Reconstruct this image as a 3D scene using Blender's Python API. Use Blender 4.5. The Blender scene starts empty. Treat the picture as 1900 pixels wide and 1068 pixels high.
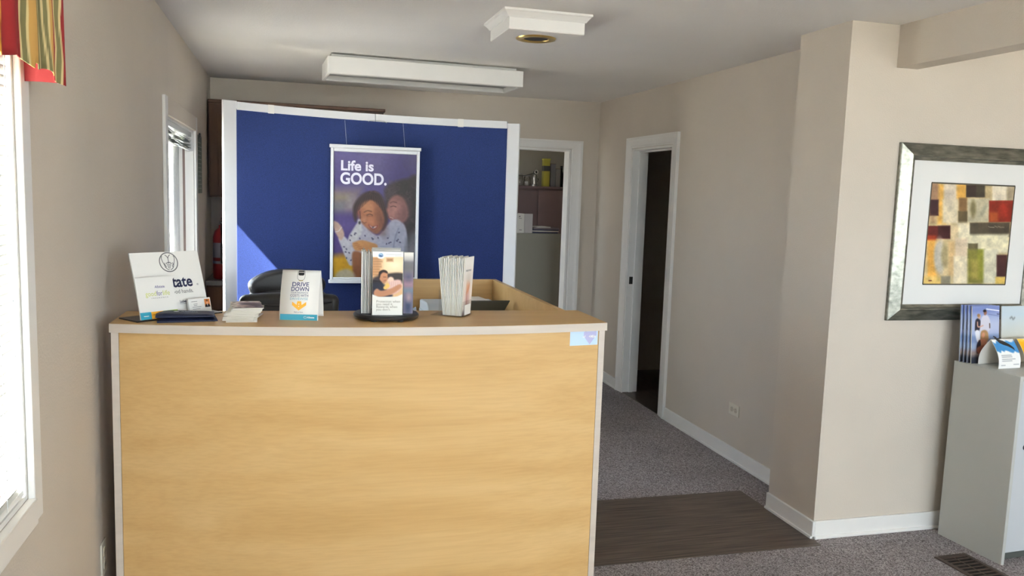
import bpy, bmesh, math, random
import numpy as np
from mathutils import Vector, Matrix

random.seed(7)
rng = np.random.RandomState(7)
sc = bpy.context.scene
col = sc.collection

# ------------------------------------------------------------------ camera
CAMH, FPX, YAW, PITCH, ROLL = 1.6, 1520.0, .2683, -.1149, .0333
cy_, sy_, cp_, sp_ = math.cos(YAW), math.sin(YAW), math.cos(PITCH), math.sin(PITCH)
fw = Vector((sy_ * cp_, cy_ * cp_, sp_))
rt = Vector((cy_, -sy_, 0))
up = rt.cross(fw)
cr_, sr_ = math.cos(ROLL), math.sin(ROLL)
r2 = rt * cr_ + up * sr_
u2 = -rt * sr_ + up * cr_
cd = bpy.data.cameras.new('camera')
cd.sensor_width = 36
cd.lens = FPX / 1900 * 36
cd.clip_start = .02
cam = bpy.data.objects.new('camera', cd)
col.objects.link(cam)
cam.matrix_world = Matrix(((r2.x, u2.x, -fw.x, 0), (r2.y, u2.y, -fw.y, 0), (r2.z, u2.z, -fw.z, CAMH), (0, 0, 0, 1)))
sc.camera = cam

# ------------------------------------------------------------------ sky, sun, exposure
SUN_DIR = Vector((.72, .40, -.857)).normalized()      # direction the sunlight travels
SUN_STRENGTH = 270.0
SKY_STRENGTH = 14.0
EXPOSURE = 0.6
w = bpy.data.worlds.new('sky')
sc.world = w
w.use_nodes = True
nt = w.node_tree
nt.nodes.clear()
wo = nt.nodes.new('ShaderNodeOutputWorld')
bg = nt.nodes.new('ShaderNodeBackground')
bg.inputs['Color'].default_value = (.80, .90, 1.0, 1)
bg.inputs['Strength'].default_value = SKY_STRENGTH
nt.links.new(bg.outputs[0], wo.inputs[0])
sd = bpy.data.lights.new('sun', 'SUN')
sd.energy = SUN_STRENGTH
sd.angle = .012
sd.color = (1, .93, .82)
so = bpy.data.objects.new('sun', sd)
col.objects.link(so)
so.rotation_euler = SUN_DIR.to_track_quat('-Z', 'Y').to_euler()
so.location = (-6, -4, 8)
sc.view_settings.view_transform = 'Standard'
sc.view_settings.look = 'None'
sc.view_settings.gamma = 1
sc.view_settings.use_curve_mapping = False
sc.view_settings.exposure = EXPOSURE
sc.cycles.use_denoising = True
sc.cycles.max_bounces = 10
sc.cycles.diffuse_bounces = 6
sc.cycles.transparent_max_bounces = 16
sc.cycles.sample_clamp_indirect = 8
sc.cycles.caustics_reflective = False
sc.cycles.caustics_refractive = False


def portal(name, loc, size, normal):
    l = bpy.data.lights.new(name, 'AREA')
    l.shape = 'RECTANGLE'
    l.size, l.size_y = size
    l.cycles.is_portal = True
    o = bpy.data.objects.new(name, l)
    col.objects.link(o)
    o.location = loc
    o.rotation_euler = Vector(normal).to_track_quat('-Z', 'Z').to_euler()


# ------------------------------------------------------------------ materials
def lin(c):
    return tuple((x / 255 / 12.92) if x / 255 <= .04045 else ((x / 255 + .055) / 1.055) ** 2.4 for x in c)


MATS = {}


def mat(name, color, rough=.6, metal=0, noise=None, bump=None, spec=.5, coat=0, emit=None, trans=0):
    """principled material; color linear; noise=(scale, amount, stretch xyz, detail); bump=(scale, strength)"""
    if name in MATS:
        return MATS[name]
    m = bpy.data.materials.new(name)
    m.use_nodes = True
    t = m.node_tree
    p = t.nodes['Principled BSDF']
    p.inputs['Base Color'].default_value = (*color, 1)
    p.inputs['Roughness'].default_value = rough
    p.inputs['Metallic'].default_value = metal
    p.inputs['Specular IOR Level'].default_value = spec
    p.inputs['Coat Weight'].default_value = coat
    tc = t.nodes.new('ShaderNodeTexCoord')
    if noise:
        s, a, st, det = noise
        mp = t.nodes.new('ShaderNodeMapping')
        mp.inputs['Scale'].default_value = st
        t.links.new(tc.outputs['Object'], mp.inputs[0])
        n = t.nodes.new('ShaderNodeTexNoise')
        n.inputs['Scale'].default_value = s
        n.inputs['Detail'].default_value = det
        t.links.new(mp.outputs[0], n.inputs[0])
        r = t.nodes.new('ShaderNodeValToRGB')
        r.color_ramp.elements[0].position = .3
        r.color_ramp.elements[1].position = .7
        r.color_ramp.elements[0].color = (*[max(0, c * (1 - a)) for c in color], 1)
        r.color_ramp.elements[1].color = (*[min(1, c * (1 + a)) for c in color], 1)
        t.links.new(n.outputs['Fac'], r.inputs[0])
        t.links.new(r.outputs[0], p.inputs['Base Color'])
    if bump:
        n2 = t.nodes.new('ShaderNodeTexNoise')
        n2.inputs['Scale'].default_value = bump[0]
        n2.inputs['Detail'].default_value = 3
        t.links.new(tc.outputs['Object'], n2.inputs[0])
        b = t.nodes.new('ShaderNodeBump')
        b.inputs['Strength'].default_value = bump[1]
        b.inputs['Distance'].default_value = .004
        t.links.new(n2.outputs['Fac'], b.inputs['Height'])
        t.links.new(b.outputs[0], p.inputs['Normal'])
    MATS[name] = m
    return m


def clear_mat(name, tint=(1, 1, 1), gloss=.08, rough=.02, edge=.5):
    if name in MATS:
        return MATS[name]
    m = bpy.data.materials.new(name)
    m.use_nodes = True
    t = m.node_tree
    t.nodes.clear()
    o = t.nodes.new('ShaderNodeOutputMaterial')
    tr = t.nodes.new('ShaderNodeBsdfTransparent')
    tr.inputs[0].default_value = (*tint, 1)
    gl = t.nodes.new('ShaderNodeBsdfGlossy')
    gl.inputs['Roughness'].default_value = rough
    fr = t.nodes.new('ShaderNodeLayerWeight')
    fr.inputs[0].default_value = .25
    mu = t.nodes.new('ShaderNodeMath')
    mu.operation = 'MULTIPLY_ADD'
    mu.inputs[1].default_value = edge
    mu.inputs[2].default_value = gloss
    t.links.new(fr.outputs['Fresnel'], mu.inputs[0])
    mx = t.nodes.new('ShaderNodeMixShader')
    t.links.new(mu.outputs[0], mx.inputs[0])
    t.links.new(tr.outputs[0], mx.inputs[1])
    t.links.new(gl.outputs[0], mx.inputs[2])
    t.links.new(mx.outputs[0], o.inputs[0])
    MATS[name] = m
    return m


def wood_mat(name, c0, c1, c2, rough=.38, scale=(1.2, 9, 9), bands=True):
    if name in MATS:
        return MATS[name]
    m = bpy.data.materials.new(name)
    m.use_nodes = True
    t = m.node_tree
    p = t.nodes['Principled BSDF']
    p.inputs['Roughness'].default_value = rough
    p.inputs['Specular IOR Level'].default_value = .28
    tc = t.nodes.new('ShaderNodeTexCoord')
    mp = t.nodes.new('ShaderNodeMapping')
    mp.inputs['Scale'].default_value = scale
    t.links.new(tc.outputs['Object'], mp.inputs[0])
    n = t.nodes.new('ShaderNodeTexNoise')
    n.inputs['Scale'].default_value = 1.3
    n.inputs['Detail'].default_value = 6
    n.inputs['Distortion'].default_value = .6
    t.links.new(mp.outputs[0], n.inputs[0])
    r = t.nodes.new('ShaderNodeValToRGB')
    r.color_ramp.elements[0].position = .32
    r.color_ramp.elements[1].position = .68
    r.color_ramp.elements[0].color = (*c0, 1)
    r.color_ramp.elements[1].color = (*c2, 1)
    e = r.color_ramp.elements.new(.5)
    e.color = (*c1, 1)
    t.links.new(n.outputs['Fac'], r.inputs[0])
    mp2 = t.nodes.new('ShaderNodeMapping')
    mp2.inputs['Scale'].default_value = [s * (2 if i == 0 else 9) for i, s in enumerate(scale)]
    t.links.new(tc.outputs['Object'], mp2.inputs[0])
    n2 = t.nodes.new('ShaderNodeTexNoise')
    n2.inputs['Scale'].default_value = 2.2
    n2.inputs['Detail'].default_value = 4
    t.links.new(mp2.outputs[0], n2.inputs[0])
    r2_ = t.nodes.new('ShaderNodeValToRGB')
    r2_.color_ramp.elements[0].position = .35
    r2_.color_ramp.elements[1].position = .6
    r2_.color_ramp.elements[0].color = (.86, .84, .80, 1)
    r2_.color_ramp.elements[1].color = (1, 1, 1, 1)
    t.links.new(n2.outputs['Fac'], r2_.inputs[0])
    mx = t.nodes.new('ShaderNodeMix')
    mx.data_type = 'RGBA'
    mx.blend_type = 'MULTIPLY'
    mx.inputs['Factor'].default_value = .4
    t.links.new(r.outputs[0], mx.inputs['A'])
    t.links.new(r2_.outputs[0], mx.inputs['B'])
    t.links.new(mx.outputs['Result'], p.inputs['Base Color'])
    MATS[name] = m
    return m


def print_mat(name='printed_picture', rough=.42):
    if name in MATS:
        return MATS[name]
    m = bpy.data.materials.new(name)
    m.use_nodes = True
    t = m.node_tree
    p = t.nodes['Principled BSDF']
    p.inputs['Roughness'].default_value = rough
    p.inputs['Specular IOR Level'].default_value = .2
    a = t.nodes.new('ShaderNodeAttribute')
    a.attribute_name = 'Col'
    t.links.new(a.outputs['Color'], p.inputs['Base Color'])
    MATS[name] = m
    return m


WALL = mat('greige_wall_paint', (.57, .515, .445), .75, noise=(1.7, .035, (1, 1, 1), 3), bump=(160, .25), spec=.25)
CEIL = mat('flat_ceiling_paint', (.76, .74, .71), .85, noise=(1.3, .03, (1, 1, 1), 4), bump=(120, .3), spec=.2)
TRIM = mat('white_trim_paint', (.78, .77, .745), .35, noise=(6, .02, (1, 1, 1), 2))
WHITE = mat('white_enamel', (.8, .79, .77), .4)
PAPER = mat('white_paper', (.80, .79, .755), .6)
PAPER2 = mat('cream_paper', (.72, .69, .62), .6)
MAPLE = wood_mat('maple_laminate', (.53, .335, .135), (.57, .37, .155), (.61, .41, .185), .36, (.9, 7, 7))
BAND = mat('beige_edge_band', (.53, .465, .395), .45, noise=(3, .06, (1, 12, 12), 3))
BLUE = mat('blue_panel_fabric', (.014, .027, .110), .85, noise=(260, .25, (1, 1, 1), 1), bump=(500, .35), spec=.15)
ALU = mat('white_aluminium', (.70, .71, .74), .35)
BLACK = mat('black_plastic', (.012, .012, .013), .3)
LEATHER = mat('black_leather', (.014, .014, .016), .36, bump=(140, .2))
DARKW = wood_mat('dark_cabinet_wood', (.05, .022, .010), (.07, .03, .014), (.09, .042, .02), .4, (6, 6, .8))
GREYMETAL = mat('grey_painted_metal', (.47, .48, .455), .42, bump=(300, .08))
BRASS = mat('brass', (.78, .58, .20), .28, metal=1)
GLASS = clear_mat('window_glass', (.98, 1, 1), .03)
ACRYL = clear_mat('clear_acrylic', (.985, .99, .99), .015, edge=.12)
NAVY = mat('navy_vinyl', (.006, .010, .038), .5, spec=.25)
PRINT = print_mat()
MATTEPRINT = print_mat('printed_canvas', .55)


def carpet_mat():
    m = bpy.data.materials.new('speckled_carpet')
    m.use_nodes = True
    t = m.node_tree
    p = t.nodes['Principled BSDF']
    p.inputs['Roughness'].default_value = .95
    p.inputs['Specular IOR Level'].default_value = .1
    tc = t.nodes.new('ShaderNodeTexCoord')
    v = t.nodes.new('ShaderNodeTexVoronoi')
    v.inputs['Scale'].default_value = 210
    t.links.new(tc.outputs['Object'], v.inputs[0])
    sp = t.nodes.new('ShaderNodeSeparateColor')
    t.links.new(v.outputs['Color'], sp.inputs[0])
    r = t.nodes.new('ShaderNodeValToRGB')
    els = r.color_ramp.elements
    els[0].position, els[0].color = 0, (.11, .096, .096, 1)
    els[1].position, els[1].color = 1, (.60, .55, .56, 1)
    e = els.new(.3)
    e.color = (.285, .255, .262, 1)
    e = els.new(.75)
    e.color = (.41, .375, .385, 1)
    t.links.new(sp.outputs[0], r.inputs[0])
    n = t.nodes.new('ShaderNodeTexNoise')
    n.inputs['Scale'].default_value = 2.2
    n.inputs['Detail'].default_value = 3
    t.links.new(tc.outputs['Object'], n.inputs[0])
    mx = t.nodes.new('ShaderNodeMix')
    mx.data_type = 'RGBA'
    mx.blend_type = 'MULTIPLY'
    mx.inputs['Factor'].default_value = .35
    t.links.new(r.outputs[0], mx.inputs['A'])
    t.links.new(n.outputs['Fac'], mx.inputs['B'])
    t.links.new(mx.outputs['Result'], p.inputs['Base Color'])
    b = t.nodes.new('ShaderNodeBump')
    b.inputs['Strength'].default_value = .6
    b.inputs['Distance'].default_value = .004
    t.links.new(v.outputs['Distance'], b.inputs['Height'])
    t.links.new(b.outputs[0], p.inputs['Normal'])
    return m


CARPET = carpet_mat()


# ------------------------------------------------------------------ mesh helpers
class MB:
    def __init__(s):
        s.v, s.f = [], []

    def add(s, vs, fs, M=None):
        b = len(s.v)
        s.v += [tuple(M @ Vector(p)) if M else tuple(p) for p in vs]
        s.f += [tuple(i + b for i in f) for f in fs]
        return s

    def box(s, x0, x1, y0, y1, z0, z1, M=None):
        x0, x1 = sorted((x0, x1))
        y0, y1 = sorted((y0, y1))
        z0, z1 = sorted((z0, z1))
        vs = [(x0, y0, z0), (x1, y0, z0), (x1, y1, z0), (x0, y1, z0), (x0, y0, z1), (x1, y0, z1), (x1, y1, z1), (x0, y1, z1)]
        return s.add(vs, [(0, 3, 2, 1), (4, 5, 6, 7), (0, 1, 5, 4), (1, 2, 6, 5), (2, 3, 7, 6), (3, 0, 4, 7)], M)

    def prism(s, pts, a, b, axis='z', M=None):
        """outline pts (2d) extruded from a to b along axis: z -> (p,q,h); y -> (p,h,q); x -> (h,p,q)"""
        n = len(pts)
        f3 = {'z': lambda p, h: (p[0], p[1], h), 'y': lambda p, h: (p[0], h, p[1]), 'x': lambda p, h: (h, p[0], p[1])}[axis]
        vs = [f3(p, a) for p in pts] + [f3(p, b) for p in pts]
        fs = [tuple(range(n))[::-1], tuple(range(n, 2 * n))] + [(i, (i + 1) % n, n + (i + 1) % n, n + i) for i in range(n)]
        return s.add(vs, fs, M)

    def lathe(s, prof, n=24, M=None, cap=True):
        vs, fs = [], []
        for r, z in prof:
            vs += [(r * math.cos(2 * math.pi * k / n), r * math.sin(2 * math.pi * k / n), z) for k in range(n)]
        for i in range(len(prof) - 1):
            for k in range(n):
                fs.append((i * n + k, i * n + (k + 1) % n, (i + 1) * n + (k + 1) % n, (i + 1) * n + k))
        if cap:
            fs.append(tuple(range(n))[::-1])
            fs.append(tuple((len(prof) - 1) * n + k for k in range(n)))
        return s.add(vs, fs, M)

    def tube(s, path, r, n=8, M=None):
        P = [Vector(p) for p in path]
        vs, fs = [], []
        for i, p in enumerate(P):
            d = (P[min(i + 1, len(P) - 1)] - P[max(i - 1, 0)]).normalized()
            a = d.cross(Vector((0, 0, 1)))
            if a.length < 1e-3:
                a = d.cross(Vector((1, 0, 0)))
            a.normalize()
            b = d.cross(a)
            rr = r[i] if isinstance(r, (list, tuple)) else r
            vs += [tuple(p + (a * math.cos(2 * math.pi * k / n) + b * math.sin(2 * math.pi * k / n)) * rr) for k in range(n)]
        for i in range(len(P) - 1):
            for k in range(n):
                fs.append((i * n + k, i * n + (k + 1) % n, (i + 1) * n + (k + 1) % n, (i + 1) * n + k))
        fs += [tuple(range(n))[::-1], tuple((len(P) - 1) * n + k for k in range(n))]
        return s.add(vs, fs, M)

    def sheet(s, fn, nu, nv):
        vs = [tuple(fn(i / nu, j / nv)) for j in range(nv + 1) for i in range(nu + 1)]
        fs = [(j * (nu + 1) + i, j * (nu + 1) + i + 1, (j + 1) * (nu + 1) + i + 1, (j + 1) * (nu + 1) + i) for j in range(nv) for i in range(nu)]
        return s.add(vs, fs)

    def build(s, name, m, parent=None, smooth=False, bevel=0, seg=2, solid=0, loc=None, rz=0):
        me = bpy.data.meshes.new(name)
        me.from_pydata(s.v, [], s.f)
        bm = bmesh.new()
        bm.from_mesh(me)
        bmesh.ops.recalc_face_normals(bm, faces=bm.faces)
        bm.to_mesh(me)
        bm.free()
        if smooth:
            me.polygons.foreach_set('use_smooth', [True] * len(me.polygons))
            if smooth != 'all':
                me.set_sharp_from_angle(angle=math.radians(40))
        if m:
            me.materials.append(m)
        o = bpy.data.objects.new(name, me)
        col.objects.link(o)
        if loc:
            o.location = loc
        o.rotation_euler.z = rz
        if parent:
            o.parent = parent
        if solid:
            md = o.modifiers.new('solid', 'SOLIDIFY')
            md.thickness = solid
            md.offset = 0
        if bevel:
            md = o.modifiers.new('bevel', 'BEVEL')
            md.width = bevel
            md.segments = seg
            md.limit_method = 'ANGLE'
            md.angle_limit = math.radians(40)
            if seg > 1:
                me.polygons.foreach_set('use_smooth', [True] * len(me.polygons))
                me.set_sharp_from_angle(angle=math.radians(80)) if seg < 3 else None
        return o


def box(name, m, parent, x0, x1, y0, y1, z0, z1, bevel=0, seg=2, M=None):
    return MB().box(x0, x1, y0, y1, z0, z1, M).build(name, m, parent, bevel=bevel, seg=seg)


def empty(name, loc=(0, 0, 0), rz=0):
    o = bpy.data.objects.new(name, None)
    o.empty_display_size = .05
    col.objects.link(o)
    o.location = loc
    o.rotation_euler.z = rz
    return o


def tag(o, label, cat, group=None):
    o['label'] = label
    o['category'] = cat
    if group:
        o['group'] = group
    return o


def thing(name, label, cat, loc=(0, 0, 0), rz=0, group=None):
    return tag(empty(name, loc, rz), label, cat, group)


def struct(o, label=None):
    o['kind'] = 'structure'
    if label:
        o['label'] = label
    return o


def text2d(s, size, align='LEFT', bold=0.0, res=3, spacing=1.0):
    cu = bpy.data.curves.new('lettering', 'FONT')
    cu.body = s
    cu.size = size
    cu.align_x = align
    cu.offset = bold * size
    cu.resolution_u = res
    cu.space_character = spacing
    cu.dimensions = '2D'
    cu.fill_mode = 'FRONT'
    o = bpy.data.objects.new('lettering', cu)
    col.objects.link(o)
    dg = bpy.context.evaluated_depsgraph_get()
    me = bpy.data.meshes.new_from_object(o.evaluated_get(dg))
    vs = [(v.co.x, v.co.y) for v in me.vertices]
    fs = [tuple(p.vertices) for p in me.polygons]
    bpy.data.objects.remove(o)
    bpy.data.curves.remove(cu)
    bpy.data.meshes.remove(me)
    return vs, fs


def lettering(name, s, size, mapfn, at, m, parent, align='LEFT', bold=0.0, off=.0006, res=3, spacing=1.0, width=None):
    vs, fs = text2d(s, size, align, bold, res, spacing)
    k = 1
    if width and vs:
        x0, x1 = min(v[0] for v in vs), max(v[0] for v in vs)
        k = width / (x1 - x0)
    mb = MB()
    mb.add([tuple(mapfn(at[0] + v[0] * k, at[1] + v[1], off)) for v in vs], fs)
    return mb.build(name, m, parent)


def decal(name, pts, mapfn, m, parent, off=.0005):
    mb = MB()
    mb.add([tuple(mapfn(p[0], p[1], off)) for p in pts], [tuple(range(len(pts)))])
    return mb.build(name, m, parent)


def stroke(mb, pts, wd, mapfn, off=.0006, closed=False):
    """flat ribbon along 2d points"""
    P = [Vector(p) for p in pts]
    n = len(P)
    vs = []
    for i in range(n):
        a = P[(i - 1) % n] if closed or i > 0 else P[i]
        b = P[(i + 1) % n] if closed or i < n - 1 else P[i]
        d = (b - a).normalized()
        q = Vector((-d.y, d.x)) * wd / 2
        vs += [tuple(mapfn(*(P[i] + q), off)), tuple(mapfn(*(P[i] - q), off))]
    fs = [(2 * i, 2 * i + 1, 2 * ((i + 1) % n) + 1, 2 * ((i + 1) % n)) for i in range(n if closed else n - 1)]
    mb.add(vs, fs)


def spline(pts, per=6, closed=True):
    P = np.array(pts, float)
    n = len(P)
    out = []
    for i in range(n if closed else n - 1):
        p0, p1, p2, p3 = (P[(i + k) % n] if closed else P[min(max(i + k, 0), n - 1)] for k in (-1, 0, 1, 2))
        for t in np.arange(per) / per:
            out.append(.5 * (2 * p1 + (p2 - p0) * t + (2 * p0 - 5 * p1 + 4 * p2 - p3) * t * t + (3 * p1 - p0 - 3 * p2 + p3) * t ** 3))
    if not closed:
        out.append(P[-1])
    return np.array(out)


class Paint:
    """small numpy painter over a grid of sample points (X, Y); colours are sRGB 0..255"""
    def __init__(s, X, Y, base):
        s.X, s.Y = X, Y
        s.c = np.zeros(X.shape + (3,)) + np.array(base, float)

    def mask(s, a, colr):
        a = np.clip(a, 0, 1)[..., None]
        s.c = s.c * (1 - a) + np.array(colr, float) * a

    def poly(s, pts, colr, soft=1.0, alpha=1.0, smooth=True):
        P = spline(pts) if smooth else np.array(pts, float)
        Q = np.roll(P, -1, 0)
        X, Y = s.X, s.Y
        d2 = np.full(X.shape, 1e9)
        ins = np.zeros(X.shape, bool)
        for (ax, ay), (bx, by) in zip(P, Q):
            ex, ey = bx - ax, by - ay
            t = np.clip(((X - ax) * ex + (Y - ay) * ey) / (ex * ex + ey * ey + 1e-12), 0, 1)
            d2 = np.minimum(d2, (X - ax - ex * t) ** 2 + (Y - ay - ey * t) ** 2)
            c = (ay > Y) != (by > Y)
            ins ^= c & (X < ex * (Y - ay) / (ey if abs(ey) > 1e-12 else 1e-12) + ax)
        sd_ = np.sqrt(d2) * np.where(ins, 1, -1)
        s.mask(np.clip(sd_ / soft * .5 + .5, 0, 1) * alpha, colr)

    def ell(s, cx, cy, rx, ry, colr, rot=0, soft=1.0, alpha=1.0):
        c, n = math.cos(rot), math.sin(rot)
        dx, dy = s.X - cx, s.Y - cy
        u, v = (dx * c + dy * n) / rx, (-dx * n + dy * c) / ry
        r = np.sqrt(u * u + v * v)
        s.mask(np.clip((1 - r) * min(rx, ry) / soft * .5 + .5, 0, 1) * alpha, colr)

    def line(s, pts, wd, colr, soft=.6, alpha=1.0, smooth=True):
        P = spline(pts, 5, False) if smooth and len(pts) > 2 else np.array(pts, float)
        d2 = np.full(s.X.shape, 1e9)
        for (ax, ay), (bx, by) in zip(P[:-1], P[1:]):
            ex, ey = bx - ax, by - ay
            t = np.clip(((s.X - ax) * ex + (s.Y - ay) * ey) / (ex * ex + ey * ey + 1e-12), 0, 1)
            d2 = np.minimum(d2, (s.X - ax - ex * t) ** 2 + (s.Y - ay - ey * t) ** 2)
        s.mask(np.clip((wd / 2 - np.sqrt(d2)) / soft * .5 + .5, 0, 1) * alpha, colr)

    def rect(s, x0, x1, y0, y1, colr, soft=1.0, alpha=1.0):
        d = np.minimum(np.minimum(s.X - x0, x1 - s.X), np.minimum(s.Y - y0, y1 - s.Y))
        s.mask(np.clip(d / soft * .5 + .5, 0, 1) * alpha, colr)

    def noise(s, amt, cells):
        h, w_ = s.X.shape
        g = rng.rand(cells[1] + 2, cells[0] + 2)
        yy = np.linspace(0, cells[1], h)[:, None] * np.ones((1, w_))
        xx = np.linspace(0, cells[0], w_)[None, :] * np.ones((h, 1))
        y0, x0 = yy.astype(int), xx.astype(int)
        fy, fx = yy - y0, xx - x0
        fy, fx = fy * fy * (3 - 2 * fy), fx * fx * (3 - 2 * fx)
        v = (g[y0, x0] * (1 - fx) + g[y0, x0 + 1] * fx) * (1 - fy) + (g[y0 + 1, x0] * (1 - fx) + g[y0 + 1, x0 + 1] * fx) * fy
        s.c = s.c * (1 + (v[..., None] - .5) * 2 * amt)


def picture(name, nx, ny, mapfn, corners, paintfn, parent, m=None):
    """printed sheet: grid of (u,v), v downwards; corners = sample coordinates TL, TR, BR, BL for the painter"""
    u = np.linspace(0, 1, nx + 1)[None, :] * np.ones((ny + 1, 1))
    v = np.linspace(0, 1, ny + 1)[:, None] * np.ones((1, nx + 1))
    C = np.array(corners, float)
    XY = ((1 - u) * (1 - v))[..., None] * C[0] + (u * (1 - v))[..., None] * C[1] + (u * v)[..., None] * C[2] + ((1 - u) * v)[..., None] * C[3]
    p = paintfn(XY[..., 0], XY[..., 1])
    c = np.clip(p.c, 0, 255) / 255
    c = np.where(c <= .04045, c / 12.92, ((c + .055) / 1.055) ** 2.4)
    mb = MB().sheet(lambda a, b: mapfn(a, b), nx, ny)
    o = mb.build(name, m or PRINT, parent)
    at = o.data.color_attributes.new('Col', 'FLOAT_COLOR', 'POINT')
    arr = np.concatenate([c.reshape(-1, 3), np.ones((c.shape[0] * c.shape[1], 1))], 1).astype(np.float32)
    at.data.foreach_set('color', arr.ravel())
    return o


def wall_grid(name, axis, a0, a1, z0, z1, t0, t1, holes, m):
    """wall along axis ('x' or 'y') from a0..a1, thickness t0..t1 on the other axis, rectangular holes (a,b,za,zb)"""
    As = sorted({a0, a1, *[h[0] for h in holes], *[h[1] for h in holes]})
    mb = MB()
    for p, q in zip(As[:-1], As[1:]):
        zs = [(z0, z1)]
        for h in holes:
            if h[0] <= p + 1e-6 and h[1] >= q - 1e-6:
                nz = []
                for a, b in zs:
                    if h[2] > a:
                        nz.append((a, min(b, h[2])))
                    if h[3] < b:
                        nz.append((max(a, h[3]), b))
                zs = nz
        for a, b in zs:
            if axis == 'x':
                mb.box(p, q, t0, t1, a, b)
            else:
                mb.box(t0, t1, p, q, a, b)
    return struct(mb.build(name, m))


# ================================================================== THE ROOM
XL, XR, YB, ZC = -.591, 2.6575, 6.92, 2.42
XP, YP, YP2 = 2.437, 3.258, 3.644
YF = -2.3
FLOOR = struct(MB().box(-.75, 5.7, YF - .2, 9.2, -.1, 0).build('floor', CARPET))
struct(MB().box(-.75, 5.7, YF - .2, 9.2, ZC, ZC + .12).build('ceiling', CEIL))
struct(MB().box(-40, 40, -40, 40, -.4, -.2).build('ground_outside', mat('pale_concrete', (.34, .33, .31), .9, noise=(.8, .15, (1, 1, 1), 4))))

W1 = (1.0, 2.085, .85, 1.985)          # near window in the left wall
W2 = (4.43, 5.70, .93, 1.93)           # far window in the left wall
W3 = (7.4, 8.2, 1.1, 2.0)            # unseen window added to light the back room
wall_grid('wall_left', 'y', YF - .12, 9.1, 0, ZC, XL - .16, XL, [W1, W2, W3], WALL)
D2 = (1.62, 2.40, 0, 2.0)              # doorway in the back wall
wall_grid('wall_back', 'x', XL, 5.6, 0, ZC, YB, YB + .12, [D2], WALL)
D1 = (5.43, 6.15, 0, 1.985)            # doorway in the right wall of the passage
wall_grid('wall_right', 'y', YP2, YB, 0, ZC, XR, XR + .12, [D1], WALL)
struct(MB().box(XP, 5.6, YP, YP2, 0, ZC).build('wall_pillar', WALL))
FW = [(.1, 1.85, .95, 2.2), (2.35, 4.4, .95, 2.2)]
wall_grid('wall_front', 'x', XL - .12, 5.6, 0, ZC, YF - .12, YF, FW, WALL)
wall_grid('wall_far_right', 'y', YF, YP, 0, ZC, 5.48, 5.6, [], WALL)
struct(MB().box(2.69, 2.803, YF, YP, 2.23, ZC).build('trim_ceiling_beam', WALL))

# side room behind the right doorway, and the back room
DIM = mat('side_room_shade', (.045, .038, .034), .8)  # walls coloured near black to stand in for the unlit room
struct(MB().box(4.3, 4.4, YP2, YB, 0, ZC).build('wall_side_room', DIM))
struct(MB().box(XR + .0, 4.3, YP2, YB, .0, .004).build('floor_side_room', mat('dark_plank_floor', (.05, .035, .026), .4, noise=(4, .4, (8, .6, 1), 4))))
struct(MB().box(3.4, 3.5, YB + .12, 9.1, 0, ZC).build('wall_back_room_right', WALL))
struct(MB().box(XL, 3.4, 8.75, 8.85, 0, ZC).build('wall_back_room', mat('back_room_paint', (.30, .28, .24), .8)))

# front windows behind the camera
for i, h in enumerate(FW):
    fr = struct(empty('window_%d' % (3 + i), ((h[0] + h[1]) / 2, YF, h[2])))
    a, b = -(h[1] - h[0]) / 2, (h[1] - h[0]) / 2
    H = h[3] - h[2]
    mb = MB()
    mb.box(a - .07, a, 0, .02, -.07, H + .07).box(b, b + .07, 0, .02, -.07, H + .07).box(a, b, 0, .02, H, H + .07).box(a - .02, b + .02, 0, .06, -.07, 0)
    mb.build('casing', TRIM, fr, bevel=.003)
    mb = MB()
    mb.box(a, a + .04, -.08, -.04, 0, H).box(b - .04, b, -.08, -.04, 0, H).box(a + .04, b - .04, -.08, -.04, 0, .04).box(a + .04, b - .04, -.08, -.04, H - .04, H).box(-.025, .025, -.08, -.04, .04, H - .04)
    mb.build('sash', TRIM, fr)
    box('pane', GLASS, fr, a + .04, -.025, -.063, -.059, .04, H - .04)
    box('pane', GLASS, fr, .025, b - .04, -.063, -.059, .04, H - .04)
    portal('window_portal', ((h[0] + h[1]) / 2, YF - .13, (h[2] + h[3]) / 2), (h[1] - h[0], h[3] - h[2]), (0, 1, 0))
for h in (W1, W2, W3):
    portal('window_portal', (XL - .17, (h[0] + h[1]) / 2, (h[2] + h[3]) / 2), (h[3] - h[2], h[1] - h[0]), (1, 0, 0))


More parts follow.
